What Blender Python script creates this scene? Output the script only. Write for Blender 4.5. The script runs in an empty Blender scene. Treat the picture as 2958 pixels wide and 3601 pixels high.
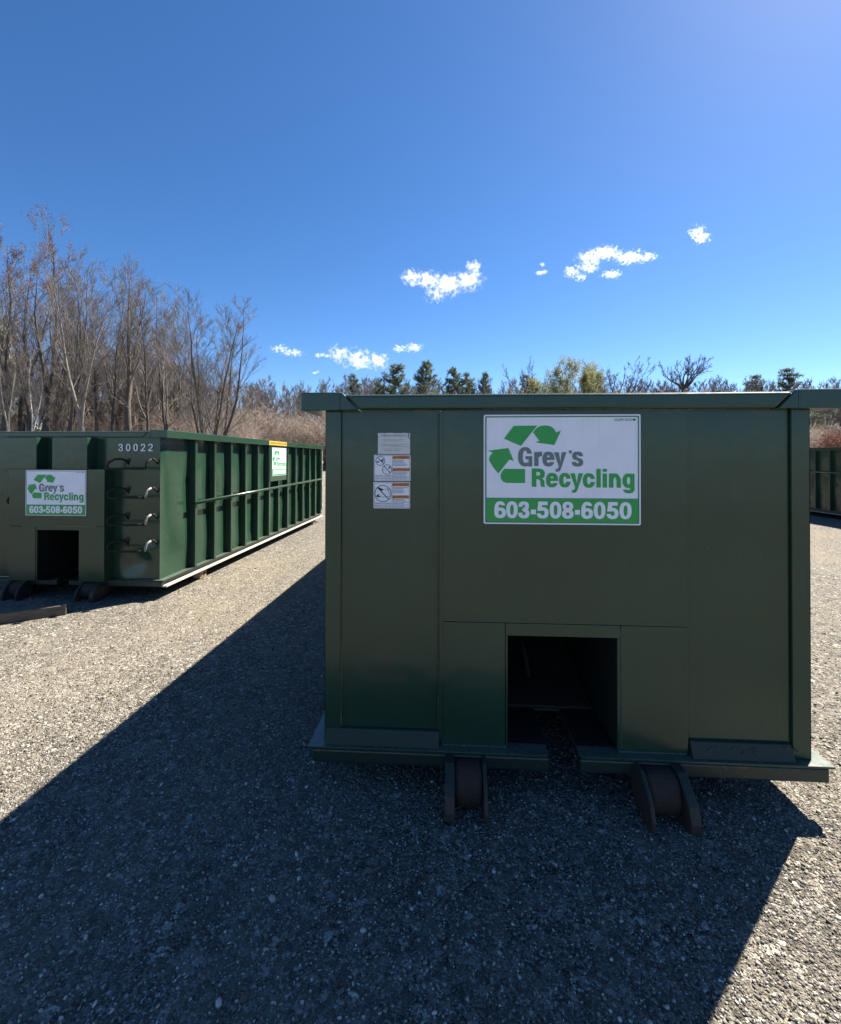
import bpy, bmesh, math, random
import numpy as np
from mathutils import Vector, Matrix

R = math.radians
scene = bpy.context.scene
C = scene.collection
rng = np.random.default_rng(7)
random.seed(7)

# ------------------------------------------------------------------ camera
CAM_H = 1.549
YAW, PITCH, ROLL = 0.0615, 0.008, -0.0016
cam = bpy.data.cameras.new('camera')
cam.sensor_fit = 'HORIZONTAL'
cam.sensor_width = 36.0
cam.lens = 36.0 * 1636.4 / 2958.0
cam.shift_x = 0.0
cam.shift_y = (1599.1 - 1800.5) / 2958.0
cam.clip_start = 0.05
cam.clip_end = 12000.0
fwd = Vector((-math.sin(YAW) * math.cos(PITCH), math.cos(YAW) * math.cos(PITCH), math.sin(PITCH)))
rt0 = Vector((math.cos(YAW), math.sin(YAW), 0))
up0 = rt0.cross(fwd)
rt = rt0 * math.cos(ROLL) - up0 * math.sin(ROLL)
up = up0 * math.cos(ROLL) + rt0 * math.sin(ROLL)
co = bpy.data.objects.new('camera', cam)
m = Matrix((rt, up, -fwd)).transposed().to_4x4()
m.translation = Vector((0, 0, CAM_H))
co.matrix_world = m
C.objects.link(co)
scene.camera = co

# ------------------------------------------------------------------ sky, sun, exposure
SUN_EL, SUN_AZ = R(47.7), R(46.4)
world = bpy.data.worlds.new('World')
scene.world = world
world.use_nodes = True
wn = world.node_tree
sky = wn.nodes.new('ShaderNodeTexSky')
sky.sky_type = 'NISHITA'
sky.sun_disc = False
sky.sun_elevation = SUN_EL
sky.sun_rotation = SUN_AZ
sky.altitude = 50
sky.air_density = 0.7
sky.dust_density = 0.15
sky.ozone_density = 3.0
hs = wn.nodes.new('ShaderNodeHueSaturation')
hs.inputs['Saturation'].default_value = 1.22
hs.inputs['Hue'].default_value = 0.502
wn.links.new(sky.outputs[0], hs.inputs['Color'])
wn.links.new(hs.outputs[0], wn.nodes['Background'].inputs[0])
wn.nodes['Background'].inputs[1].default_value = 0.054
sun = bpy.data.lights.new('sun', 'SUN')
sun.energy = 5.0
sun.angle = R(0.53)
sun.color = (1.0, 0.91, 0.78)
so = bpy.data.objects.new('sun', sun)
sdir = Vector((math.sin(SUN_AZ) * math.cos(SUN_EL), math.cos(SUN_AZ) * math.cos(SUN_EL), math.sin(SUN_EL)))
so.rotation_euler = sdir.to_track_quat('Z', 'Y').to_euler()
so.location = sdir * 60
C.objects.link(so)
scene.view_settings.view_transform = 'Standard'
scene.view_settings.look = 'None'
scene.view_settings.gamma = 1.0
scene.view_settings.use_curve_mapping = False
scene.view_settings.exposure = 1.85
scene.render.engine = 'CYCLES'
scene.cycles.max_bounces = 8
scene.cycles.diffuse_bounces = 4
scene.cycles.glossy_bounces = 3
scene.cycles.transparent_max_bounces = 8
scene.cycles.volume_bounces = 8
scene.cycles.volume_step_rate = 0.2
scene.cycles.use_denoising = True


# ------------------------------------------------------------------ materials
class N:
    """small helper round one material's node tree"""
    def __init__(self, name):
        self.m = bpy.data.materials.new(name)
        self.m.use_nodes = True
        self.t = self.m.node_tree
        self.b = self.t.nodes['Principled BSDF']
        self.tc = self.t.nodes.new('ShaderNodeTexCoord')

    def n(self, kind, **kw):
        x = self.t.nodes.new('ShaderNode' + kind)
        for k, v in kw.items():
            setattr(x, k, v)
        return x

    def l(self, a, b):
        self.t.links.new(a, b)

    def coord(self, sc=(1, 1, 1), src='Object'):
        mp = self.n('Mapping')
        mp.inputs['Scale'].default_value = sc
        self.l(self.tc.outputs[src], mp.inputs[0])
        return mp.outputs[0]

    def noise(self, scale, detail=4, rough=0.55, vec=None, dist=0.0):
        x = self.n('TexNoise')
        x.inputs['Scale'].default_value = scale
        x.inputs['Detail'].default_value = detail
        x.inputs['Roughness'].default_value = rough
        x.inputs['Distortion'].default_value = dist
        self.l(vec if vec is not None else self.tc.outputs['Object'], x.inputs['Vector'])
        return x.outputs[0]

    def ramp(self, fac, stops, interp='LINEAR'):
        x = self.n('ValToRGB')
        x.color_ramp.interpolation = interp
        e = x.color_ramp.elements
        while len(e) < len(stops):
            e.new(0.5)
        for k, (p, c) in enumerate(stops):
            e[k].position = p
            e[k].color = (c, c, c, 1) if isinstance(c, (int, float)) else (*c, 1)
        self.l(fac, x.inputs[0])
        return x.outputs[0]

    def mix(self, fac, a, b, blend='MIX'):
        x = self.n('Mix', data_type='RGBA', blend_type=blend)
        for s, v in ((x.inputs[0], fac), (x.inputs[6], a), (x.inputs[7], b)):
            if isinstance(v, (int, float)):
                s.default_value = v
            elif isinstance(v, tuple):
                s.default_value = (*v, 1)
            else:
                self.l(v, s)
        return x.outputs[2]

    def math(self, op, a, b=0.0, c=None, clamp=False):
        x = self.n('Math', operation=op, use_clamp=clamp)
        for s, v in zip(x.inputs, (a, b, c)):
            if v is None:
                continue
            if isinstance(v, (int, float)):
                s.default_value = v
            else:
                self.l(v, s)
        return x.outputs[0]

    def bump(self, h, strength=0.3, dist=0.01, prev=None):
        x = self.n('Bump')
        x.inputs['Strength'].default_value = strength
        x.inputs['Distance'].default_value = dist
        self.l(h, x.inputs['Height'])
        if prev is not None:
            self.l(prev, x.inputs['Normal'])
        return x.outputs[0]

    def set(self, **kw):
        for k, v in kw.items():
            s = self.b.inputs[k.replace('_', ' ')]
            if isinstance(v, (int, float)):
                s.default_value = v
            elif isinstance(v, tuple):
                s.default_value = (*v, 1)
            else:
                self.l(v, s)
        return self.m


def plain(name, col, rough=0.5, spec=0.5, metal=0.0, var=0.12, scale=6.0):
    k = N(name)
    f = k.noise(scale, 5)
    a = tuple(c * (1 - var) for c in col)
    b = tuple(min(1, c * (1 + var)) for c in col)
    k.set(Base_Color=k.mix(f, a, b), Roughness=rough, Specular_IOR_Level=spec, Metallic=metal)
    return k.m


def up_mask(k, lo=0.55, hi=0.95):
    g = k.n('NewGeometry')
    s = k.n('SeparateXYZ')
    k.l(g.outputs['True Normal'], s.inputs[0])
    return k.ramp(s.outputs[2], [(lo, 0.0), (hi, 1.0)])


def paint(name, base, rough=0.20, dust=(0.30, 0.29, 0.25), dust_amt=0.28, rust=0.66):
    k = N(name)
    big = k.noise(1.3, 3)
    fine = k.noise(26, 5, 0.6)
    streak = k.noise(5, 5, 0.6, k.coord((9, 9, 0.7)))
    c = k.mix(k.ramp(big, [(0.3, 0.0), (0.7, 1.0)]), tuple(x * 0.86 for x in base), tuple(x * 1.12 for x in base))
    c = k.mix(k.math('MULTIPLY', k.ramp(streak, [(0.55, 0.0), (0.85, 1.0)]), 0.16), c, (0.07, 0.08, 0.06))
    # chips of rust
    rs = k.math('MULTIPLY', k.ramp(k.noise(34, 6, 0.7), [(rust, 0.0), (rust + 0.03, 1.0)]),
                k.ramp(k.noise(2.3, 3), [(0.5, 0.0), (0.62, 1.0)]))
    c = k.mix(rs, c, (0.11, 0.05, 0.025))
    sv = k.n('TexVoronoi', feature='DISTANCE_TO_EDGE')
    sv.inputs['Scale'].default_value = 2.6
    k.l(k.coord((1.0, 1.0, 2.2)), sv.inputs['Vector'])
    scr = k.math('MULTIPLY', k.ramp(sv.outputs['Distance'], [(0.0, 1.0), (0.0035, 0.0)]), k.ramp(k.noise(2.2, 3), [(0.56, 0.0), (0.64, 0.5)]))
    c = k.mix(scr, c, (0.05, 0.075, 0.055))
    oz = k.n('SeparateXYZ')
    k.l(k.tc.outputs['Object'], oz.inputs[0])
    mud = k.math('MULTIPLY', k.ramp(oz.outputs[2], [(0.22, 0.22), (0.5, 0.0)]), k.ramp(k.noise(22, 7, 0.7), [(0.48, 0.0), (0.7, 1.0)]))
    c = k.mix(mud, c, (0.035, 0.033, 0.028))
    # dust that has settled on faces turned upwards
    du = k.math('MULTIPLY', up_mask(k), k.ramp(k.noise(14, 6, 0.65), [(0.25, dust_amt), (0.75, dust_amt * 0.45)]))
    c = k.mix(du, c, dust)
    r = k.math('ADD', k.ramp(fine, [(0.3, rough - 0.03), (0.7, rough + 0.04)]), k.math('MULTIPLY', du, 0.35))
    b1 = k.bump(k.noise(3.2, 2), 0.25, 0.02)
    b2 = k.bump(k.noise(60, 2), 0.03, 0.002, b1)
    return k.set(Base_Color=c, Roughness=r, Specular_IOR_Level=0.46, Normal=b2)


PAINT_BASE = (0.0150, 0.0445, 0.0275)
M = {}
M['paint'] = paint('green_paint', PAINT_BASE)
M['paint_dark'] = paint('old_green_paint', (0.010, 0.025, 0.020), 0.36, dust_amt=0.06, rust=0.60)
M['rust'] = plain('rusty_steel', (0.036, 0.025, 0.02), 0.8, 0.3, var=0.45, scale=25)
M['lip'] = plain('dusty_worn_lip', (0.40, 0.39, 0.34), 0.7, 0.3, var=0.2, scale=18)
M['bracket'] = plain('pale_rusty_bracket', (0.36, 0.27, 0.20), 0.8, 0.3, var=0.3, scale=30)
M['recess'] = plain('recess_shade', (0.010, 0.014, 0.012), 0.7, 0.25)  # shade of the hook hollow put into the colour; ladder rungs share this near-black
M['weld'] = plain('weld_bead_paint', (0.018, 0.046, 0.03), 0.42, 0.5, var=0.3, scale=90)
M['seam'] = plain('dark_seam', (0.012, 0.014, 0.012), 0.8, 0.2)
def sign_face():
    k = N('sign_white')
    f = k.noise(9, 6, 0.65)
    c = k.mix(k.ramp(f, [(0.45, 0.0), (0.8, 0.35)]), (0.72, 0.75, 0.86), (0.55, 0.56, 0.60))
    st = k.noise(7, 5, 0.6, k.coord((16, 16, 1.0)))
    c = k.mix(k.ramp(st, [(0.56, 0.0), (0.85, 0.35)]), c, (0.45, 0.45, 0.44))
    return k.set(Base_Color=c, Roughness=0.36, Normal=k.bump(k.noise(6, 2), 0.12, 0.01))


M['white'] = sign_face()
M['sign_green'] = plain('sign_green', (0.010, 0.30, 0.055), 0.35, 0.5, var=0.05)
M['sign_dark'] = plain('sign_dark_green', (0.012, 0.16, 0.09), 0.35, 0.5, var=0.05)
M['sign_grey'] = plain('sign_grey', (0.115, 0.15, 0.165), 0.35, 0.5, var=0.03)
M['ink'] = plain('black_ink', (0.02, 0.025, 0.04), 0.5, 0.3)
M['ink_soft'] = plain('faded_ink', (0.20, 0.21, 0.26), 0.6, 0.3)
M['orange'] = plain('warning_orange', (0.66, 0.25, 0.06), 0.5, 0.4, var=0.08, scale=60)
M['sticker'] = plain('sticker_white', (0.70, 0.72, 0.80), 0.45, 0.4, var=0.04)
M['old_sticker'] = plain('old_sticker_grey', (0.55, 0.57, 0.58), 0.6, 0.3, var=0.15, scale=40)
M['yellow'] = plain('caution_yellow', (0.50, 0.34, 0.03), 0.5, 0.4, var=0.1, scale=20)
M['number_white'] = plain('stencil_white', (0.75, 0.78, 0.80), 0.6, 0.3, var=0.1, scale=40)
M['worn_steel'] = plain('worn_bright_steel', (0.22, 0.215, 0.205), 0.4, 0.5, var=0.1, scale=40)
M['shed_wall'] = plain('shed_cream', (0.75, 0.70, 0.58), 0.8, 0.2, var=0.08)
M['shed_roof'] = plain('shed_roof_pale', (0.66, 0.64, 0.58), 0.8, 0.2, var=0.1)


def worn_paint():
    k = N('worn_bracket_paint')
    sx = k.n('SeparateXYZ')
    k.l(k.tc.outputs['Object'], sx.inputs[0])
    z = k.math('ADD', sx.outputs[2], k.math('MULTIPLY', k.math('SUBTRACT', k.noise(14, 6, 0.65), 0.5), 0.10))
    c = k.mix(k.ramp(z, [(0.10, 1.0), (0.15, 0.0)]), (0.014, 0.034, 0.026), (0.055, 0.038, 0.029))
    g = k.noise(45, 5, 0.7)
    c = k.mix(k.math('MULTIPLY', g, 0.5), c, (0.03, 0.024, 0.02))
    return k.set(Base_Color=c, Roughness=0.6, Specular_IOR_Level=0.35, Normal=k.bump(g, 0.3, 0.004))


M['worn_paint'] = worn_paint()


def wood():
    k = N('weathered_wood')
    g = k.noise(6, 8, 0.65, k.coord((1.2, 26, 26)))
    c = k.ramp(g, [(0.25, (0.05, 0.042, 0.034)), (0.6, (0.16, 0.13, 0.105)), (0.85, (0.24, 0.21, 0.175))])
    return k.set(Base_Color=c, Roughness=0.9, Specular_IOR_Level=0.2, Normal=k.bump(g, 0.6, 0.01))


M['wood'] = wood()


def ground_mat():
    k = N('gravel')
    v = k.tc.outputs['Object']

    def vor(scale, feat='F1'):
        x = k.n('TexVoronoi', feature=feat)
        x.inputs['Scale'].default_value = scale
        k.l(v, x.inputs['Vector'])
        return x
    v1 = vor(125)
    v2 = vor(42)
    v3 = vor(16)
    stones = [(0.0, (0.028, 0.027, 0.024)), (0.36, (0.085, 0.079, 0.067)), (0.66, (0.165, 0.153, 0.130)),
              (0.88, (0.30, 0.281, 0.240)), (1.0, (0.56, 0.53, 0.47))]
    s1 = k.n('SeparateColor')
    k.l(v1.outputs['Color'], s1.inputs[0])
    s2 = k.n('SeparateColor')
    k.l(v2.outputs['Color'], s2.inputs[0])
    s3 = k.n('SeparateColor')
    k.l(v3.outputs['Color'], s3.inputs[0])
    c1 = k.ramp(s1.outputs[0], stones)
    c2 = k.ramp(s2.outputs[1], stones)
    c = k.mix(k.ramp(s2.outputs[0], [(0.62, 0.0), (0.66, 0.85)]), c1, c2)
    # coarser drifts, so the grain still reads far off
    c = k.mix(k.math('MULTIPLY', s3.outputs[0], 0.55), c, k.mix(s3.outputs[1], (0.075, 0.070, 0.059), (0.25, 0.233, 0.198)))
    patch = k.noise(0.55, 5, 0.6)
    c = k.mix(k.math('MULTIPLY', k.ramp(patch, [(0.52, 0.0), (0.72, 1.0)]), 0.5), c, (0.26, 0.220, 0.155))
    lanes = k.ramp(k.noise(1.0, 4, 0.6, k.coord((0.9, 0.07, 1))), [(0.46, 0.0), (0.66, 1.0)])
    c = k.mix(k.math('MULTIPLY', lanes, 0.35), c, (0.25, 0.217, 0.165))
    wide = k.ramp(k.noise(0.16, 4), [(0.3, 0.85), (0.7, 1.12)])
    c = k.mix(1.0, c, wide, 'MULTIPLY')
    h1 = k.math('SUBTRACT', 1.0, v1.outputs['Distance'])
    h2 = k.math('SUBTRACT', 1.0, v2.outputs['Distance'])
    h3 = k.math('SUBTRACT', 1.0, v3.outputs['Distance'])
    b = k.bump(h3, 0.35, 0.02)
    b = k.bump(h2, 0.75, 0.012, b)
    b = k.bump(h1, 0.9, 0.008, b)
    return k.set(Base_Color=c, Roughness=0.9, Specular_IOR_Level=0.15, Normal=b)


M['gravel'] = ground_mat()


def pebble_mat():
    k = N('pebble')
    g = k.n('NewGeometry')
    r = g.outputs['Random Per Island']
    r2 = k.math('FRACT', k.math('MULTIPLY', r, 37.7))
    c = k.ramp(r, [(0.0, (0.028, 0.027, 0.024)), (0.4, (0.085, 0.079, 0.068)), (0.68, (0.16, 0.148, 0.126)),
                   (0.88, (0.30, 0.281, 0.240)), (1.0, (0.66, 0.63, 0.57))])
    c = k.mix(k.math('MULTIPLY', r2, 0.25), c, (0.25, 0.20, 0.14))
    c = k.mix(k.math('MULTIPLY', k.noise(140, 3), 0.3), c, (0.12, 0.12, 0.12))
    return k.set(Base_Color=c, Roughness=0.8, Specular_IOR_Level=0.35)


M['pebble'] = pebble_mat()


def bark(name, a, b):
    k = N(name)
    g = k.noise(5, 6, 0.65, k.coord((3, 3, 0.7)))
    oi = k.n('ObjectInfo')
    c = k.ramp(g, [(0.3, a), (0.7, b)])
    c = k.mix(k.math('MULTIPLY', oi.outputs['Random'], 0.35), c, tuple(x * 0.6 for x in a))
    return k.set(Base_Color=c, Roughness=0.9, Specular_IOR_Level=0.2)


def leafy(name, a, b, scale=1.2, rough=0.7, thin=0.0):
    k = N(name)
    g = k.n('NewGeometry')
    c = k.mix(g.outputs['Random Per Island'], a, b)
    c = k.mix(k.math('MULTIPLY', k.noise(scale, 3), 0.5), c, tuple(x * 0.7 for x in b))
    k.set(Base_Color=c, Roughness=rough, Specular_IOR_Level=0.2)
    if thin:
        tl = k.n('BsdfTranslucent')
        k.l(c, tl.inputs[0])
        mx = k.n('MixShader')
        mx.inputs[0].default_value = thin
        k.l(k.b.outputs[0], mx.inputs[1])
        k.l(tl.outputs[0], mx.inputs[2])
        k.l(mx.outputs[0], k.t.nodes['Material Output'].inputs['Surface'])
    return k.m


M['bark'] = bark('bark_grey', (0.045, 0.038, 0.033), (0.13, 0.113, 0.098))
M['bark_mid'] = bark('bark_light_grey', (0.15, 0.135, 0.118), (0.32, 0.295, 0.265))
M['bark_pale'] = bark('bark_pale', (0.30, 0.28, 0.25), (0.55, 0.52, 0.47))
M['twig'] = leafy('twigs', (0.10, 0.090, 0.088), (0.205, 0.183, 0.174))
M['bud'] = leafy('red_buds', (0.115, 0.06, 0.06), (0.18, 0.09, 0.09), thin=.3)
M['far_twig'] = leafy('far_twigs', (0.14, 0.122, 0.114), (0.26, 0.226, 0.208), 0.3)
M['brush'] = leafy('brush', (0.15, 0.122, 0.105), (0.33, 0.274, 0.236), 0.22, thin=.42)
M['brush_red'] = leafy('brush_red', (0.22, 0.11, 0.07), (0.34, 0.17, 0.11), 0.4)
M['needle'] = leafy('pine_needles', (0.085, 0.12, 0.08), (0.17, 0.20, 0.13), 0.5, thin=.35)
M['needle_olive'] = leafy('olive_needles', (0.13, 0.13, 0.07), (0.24, 0.23, 0.13), 0.5, thin=.35)
M['spring_leaf'] = leafy('spring_leaves', (0.19, 0.20, 0.09), (0.30, 0.31, 0.155), 0.5, thin=.45)


# ------------------------------------------------------------------ mesh helpers
def tag(o, label=None, cat=None, group=None, kind=None):
    if label:
        o['label'] = label
    if cat:
        o['category'] = cat
    if group:
        o['group'] = group
    if kind:
        o['kind'] = kind
    return o


def empty(name, loc, label, cat, group=None, rz=0.0):
    o = bpy.data.objects.new(name, None)
    o.location = loc
    o.rotation_euler = (0, 0, rz)
    o.empty_display_size = 0.3
    C.objects.link(o)
    return tag(o, label, cat, group)


class MB:
    """collects shapes and links them as one mesh object"""
    def __init__(self):
        self.b = bmesh.new()

    def box(self, x0, x1, y0, y1, z0, z1):
        v = [self.b.verts.new(p) for p in ((x0, y0, z0), (x1, y0, z0), (x1, y1, z0), (x0, y1, z0),
                                           (x0, y0, z1), (x1, y0, z1), (x1, y1, z1), (x0, y1, z1))]
        for f in ((3, 2, 1, 0), (4, 5, 6, 7), (0, 1, 5, 4), (1, 2, 6, 5), (2, 3, 7, 6), (3, 0, 4, 7)):
            self.b.faces.new([v[i] for i in f])
        return self

    def prism(self, pts, axis, a, b):
        """closed outline extruded along an axis from a to b"""
        def p3(p, t):
            return {'x': (t, p[0], p[1]), 'y': (p[0], t, p[1]), 'z': (p[0], p[1], t)}[axis]
        n = len(pts)
        v0 = [self.b.verts.new(p3(p, a)) for p in pts]
        v1 = [self.b.verts.new(p3(p, b)) for p in pts]
        self.b.faces.new(v0)
        self.b.faces.new(v1[::-1])
        for i in range(n):
            self.b.faces.new((v0[i], v1[i], v1[(i + 1) % n], v0[(i + 1) % n]))
        return self

    def tube(self, pts, r, n=10, cap=True):
        pts = [Vector(p) for p in pts]
        rr = r if isinstance(r, (list, tuple)) else [r] * len(pts)
        rings = []
        ref = None
        for i, p in enumerate(pts):
            d = (pts[min(i + 1, len(pts) - 1)] - pts[max(i - 1, 0)]).normalized()
            if ref is None:
                ref = d.orthogonal().normalized()
            u = (ref - d * ref.dot(d)).normalized()
            ref = u
            w = d.cross(u)
            rings.append([self.b.verts.new(p + (u * math.cos(t) + w * math.sin(t)) * rr[i])
                          for t in (2 * math.pi * k / n for k in range(n))])
        for a, b in zip(rings, rings[1:]):
            for k in range(n):
                self.b.faces.new((a[k], a[(k + 1) % n], b[(k + 1) % n], b[k]))
        if cap:
            self.b.faces.new(rings[0][::-1])
            self.b.faces.new(rings[-1])
        return self

    def sheet(self, nx, ny, fn):
        g = [[self.b.verts.new(fn(i / nx, j / ny)) for j in range(ny + 1)] for i in range(nx + 1)]
        for i in range(nx):
            for j in range(ny):
                self.b.faces.new((g[i][j], g[i + 1][j], g[i + 1][j + 1], g[i][j + 1]))
        return self

    def build(self, name, mat, parent=None, bevel=0.0, smooth=False, seg=2):
        bmesh.ops.recalc_face_normals(self.b, faces=self.b.faces)
        me = bpy.data.meshes.new(name)
        self.b.to_mesh(me)
        self.b.free()
        if smooth:
            for p in me.polygons:
                p.use_smooth = True
        me.materials.append(mat)
        o = bpy.data.objects.new(name, me)
        C.objects.link(o)
        if parent:
            o.parent = parent
        if bevel:
            md = o.modifiers.new('edge', 'BEVEL')
            md.width = bevel
            md.segments = seg
            md.limit_method = 'ANGLE'
            md.angle_limit = R(40)
        return o


def np_mesh(name, verts, faces, mat, parent=None, mats=None, mat_idx=None, smooth=False):
    """verts (n,3); faces: list of (k,3) / (k,4) arrays"""
    me = bpy.data.meshes.new(name)
    verts = np.asarray(verts, np.float32)
    me.vertices.add(len(verts))
    me.vertices.foreach_set('co', verts.ravel())
    loops = np.concatenate([f.ravel() for f in faces]).astype(np.int32)
    sizes = np.concatenate([np.full(len(f), f.shape[1]) for f in faces]).astype(np.int32)
    starts = np.concatenate([[0], np.cumsum(sizes)[:-1]]).astype(np.int32)
    me.loops.add(len(loops))
    me.loops.foreach_set('vertex_index', loops)
    me.polygons.add(len(sizes))
    me.polygons.foreach_set('loop_start', starts)
    for mm in (mats or [mat]):
        me.materials.append(mm)
    if mat_idx is not None:
        me.polygons.foreach_set('material_index', np.asarray(mat_idx, np.int32))
    if smooth:
        me.polygons.foreach_set('use_smooth', np.ones(len(sizes), bool))
    me.update(calc_edges=True)
    me.validate()
    o = bpy.data.objects.new(name, me)
    C.objects.link(o)
    if parent:
        o.parent = parent
    return o


def copy_tree(o, parent=None):
    c = o.copy()
    C.objects.link(c)
    if parent:
        c.parent = parent
    for ch in list(o.children):
        copy_tree(ch, c)
    return c


# ------------------------------------------------------------------ flat artwork (signs, stickers)
class Flat:
    """2-D outlines on a plate facing -Y; ox, oz = plate corner (left, top), s = metres per unit, y = plane"""
    def __init__(self, fn):
        self.fn = fn

    def fill(self, name, loops, mat, parent, depth=0.0):
        cu = bpy.data.curves.new(name, 'CURVE')
        cu.dimensions = '2D'
        cu.fill_mode = 'BOTH'
        for lp in loops:
            sp = cu.splines.new('POLY')
            sp.points.add(len(lp) - 1)
            for q, (x, y) in zip(sp.points, lp):
                q.co = (x, y, 0, 1)
            sp.use_cyclic_u = True
        tmp = bpy.data.objects.new(name, cu)
        C.objects.link(tmp)
        dg = bpy.context.evaluated_depsgraph_get()
        me = bpy.data.meshes.new_from_object(tmp.evaluated_get(dg))
        bpy.data.objects.remove(tmp)
        bpy.data.curves.remove(cu)
        me.name = name
        me.materials.clear()
        me.materials.append(mat)
        for v in me.vertices:
            v.co = self.fn(v.co.x, v.co.y, depth)
        o = bpy.data.objects.new(name, me)
        C.objects.link(o)
        if parent:
            o.parent = parent
        return o


def text_loops(body, x0, x1, y0, y1):
    """outlines of a line of small text fitted in a box (y grows downwards)"""
    cu = bpy.data.curves.new('t', 'FONT')
    cu.body = body
    cu.fill_mode = 'NONE'
    cu.resolution_u = 2
    cu.offset = 0.012
    tmp = bpy.data.objects.new('t', cu)
    C.objects.link(tmp)
    dg = bpy.context.evaluated_depsgraph_get()
    me = bpy.data.meshes.new_from_object(tmp.evaluated_get(dg))
    bpy.data.objects.remove(tmp)
    bpy.data.curves.remove(cu)
    bm = bmesh.new()
    bm.from_mesh(me)
    bmesh.ops.remove_doubles(bm, verts=bm.verts, dist=1e-5)
    loops, seen = [], set()
    for v in bm.verts:
        if v in seen or len(v.link_edges) != 2:
            continue
        lp, cur, prev = [], v, None
        while cur not in seen:
            seen.add(cur)
            lp.append((cur.co.x, cur.co.y))
            nxt = [e.other_vert(cur) for e in cur.link_edges if e.other_vert(cur) is not prev]
            if not nxt:
                break
            prev, cur = cur, nxt[0]
        if len(lp) > 2:
            loops.append(lp)
    bm.free()
    bpy.data.meshes.remove(me)
    P = [p for lp in loops for p in lp]
    ax, bx = min(p[0] for p in P), max(p[0] for p in P)
    ay, by = min(p[1] for p in P), max(p[1] for p in P)
    return [[(x0 + (p[0] - ax) / (bx - ax) * (x1 - x0), y1 - (p[1] - ay) / (by - ay) * (y1 - y0)) for p in lp] for lp in loops]


# --- heavy grotesque letters made from ellipse rings and bars, traced from a small grid
GW = 96


def contour(mask, w, h):
    """marching squares on a padded field, returns loops in 0..w, 0..h (y up)"""
    f = np.pad(mask, 1)
    ny, nx = f.shape
    seg = {}

    def key(ax, ay, bx, by):
        va, vb = f[ay, ax], f[by, bx]
        t = (0.5 - va) / (vb - va)
        return (round(ax + (bx - ax) * t, 3), round(ay + (by - ay) * t, 3))
    tab = {1: 'LB', 2: 'BR', 3: 'LR', 4: 'RT', 6: 'BT', 7: 'LT', 8: 'TL', 9: 'TB', 11: 'TR', 12: 'RL', 13: 'RB', 14: 'BL'}
    pairs = []
    for j in range(ny - 1):
        for i in range(nx - 1):
            c = (f[j, i] > .5) + 2 * (f[j, i + 1] > .5) + 4 * (f[j + 1, i + 1] > .5) + 8 * (f[j + 1, i] > .5)
            if c in (0, 15):
                continue
            ed = {'B': (i, j, i + 1, j), 'R': (i + 1, j, i + 1, j + 1), 'T': (i, j + 1, i + 1, j + 1), 'L': (i, j, i, j + 1)}
            for s in ({5: ('LT', 'RB'), 10: ('BL', 'TR')}.get(c) or (tab[c],)):
                pairs.append((key(*ed[s[0]]), key(*ed[s[1]])))
    nb = {}
    for a, b in pairs:
        nb.setdefault(a, []).append(b)
        nb.setdefault(b, []).append(a)
    loops, seen = [], set()
    for a in nb:
        if a in seen:
            continue
        lp, cur = [], a
        while cur is not None:
            seen.add(cur)
            lp.append(cur)
            cur = next((q for q in nb[cur] if q not in seen), None)
        # drop points that lie on a straight run
        out, q = [], lp
        k = 0
        while k < len(q):
            out.append(q[k])
            j = k + 1
            while j + 1 < len(q) and j - k < 30:
                p0, p1 = np.array(q[k]), np.array(q[j + 1])
                d = p1 - p0
                L = np.hypot(*d) or 1e-9
                if max(abs(d[0] * (r[1] - p0[1]) - d[1] * (r[0] - p0[0])) / L for r in q[k + 1:j + 1]) > 0.12:
                    break
                j += 1
            k = j
        if len(out) > 3:
            loops.append([((x - 1 + .5) / (nx - 2) * w, (y - 1 + .5) / (ny - 2) * h) for x, y in out])
    return loops


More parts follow.
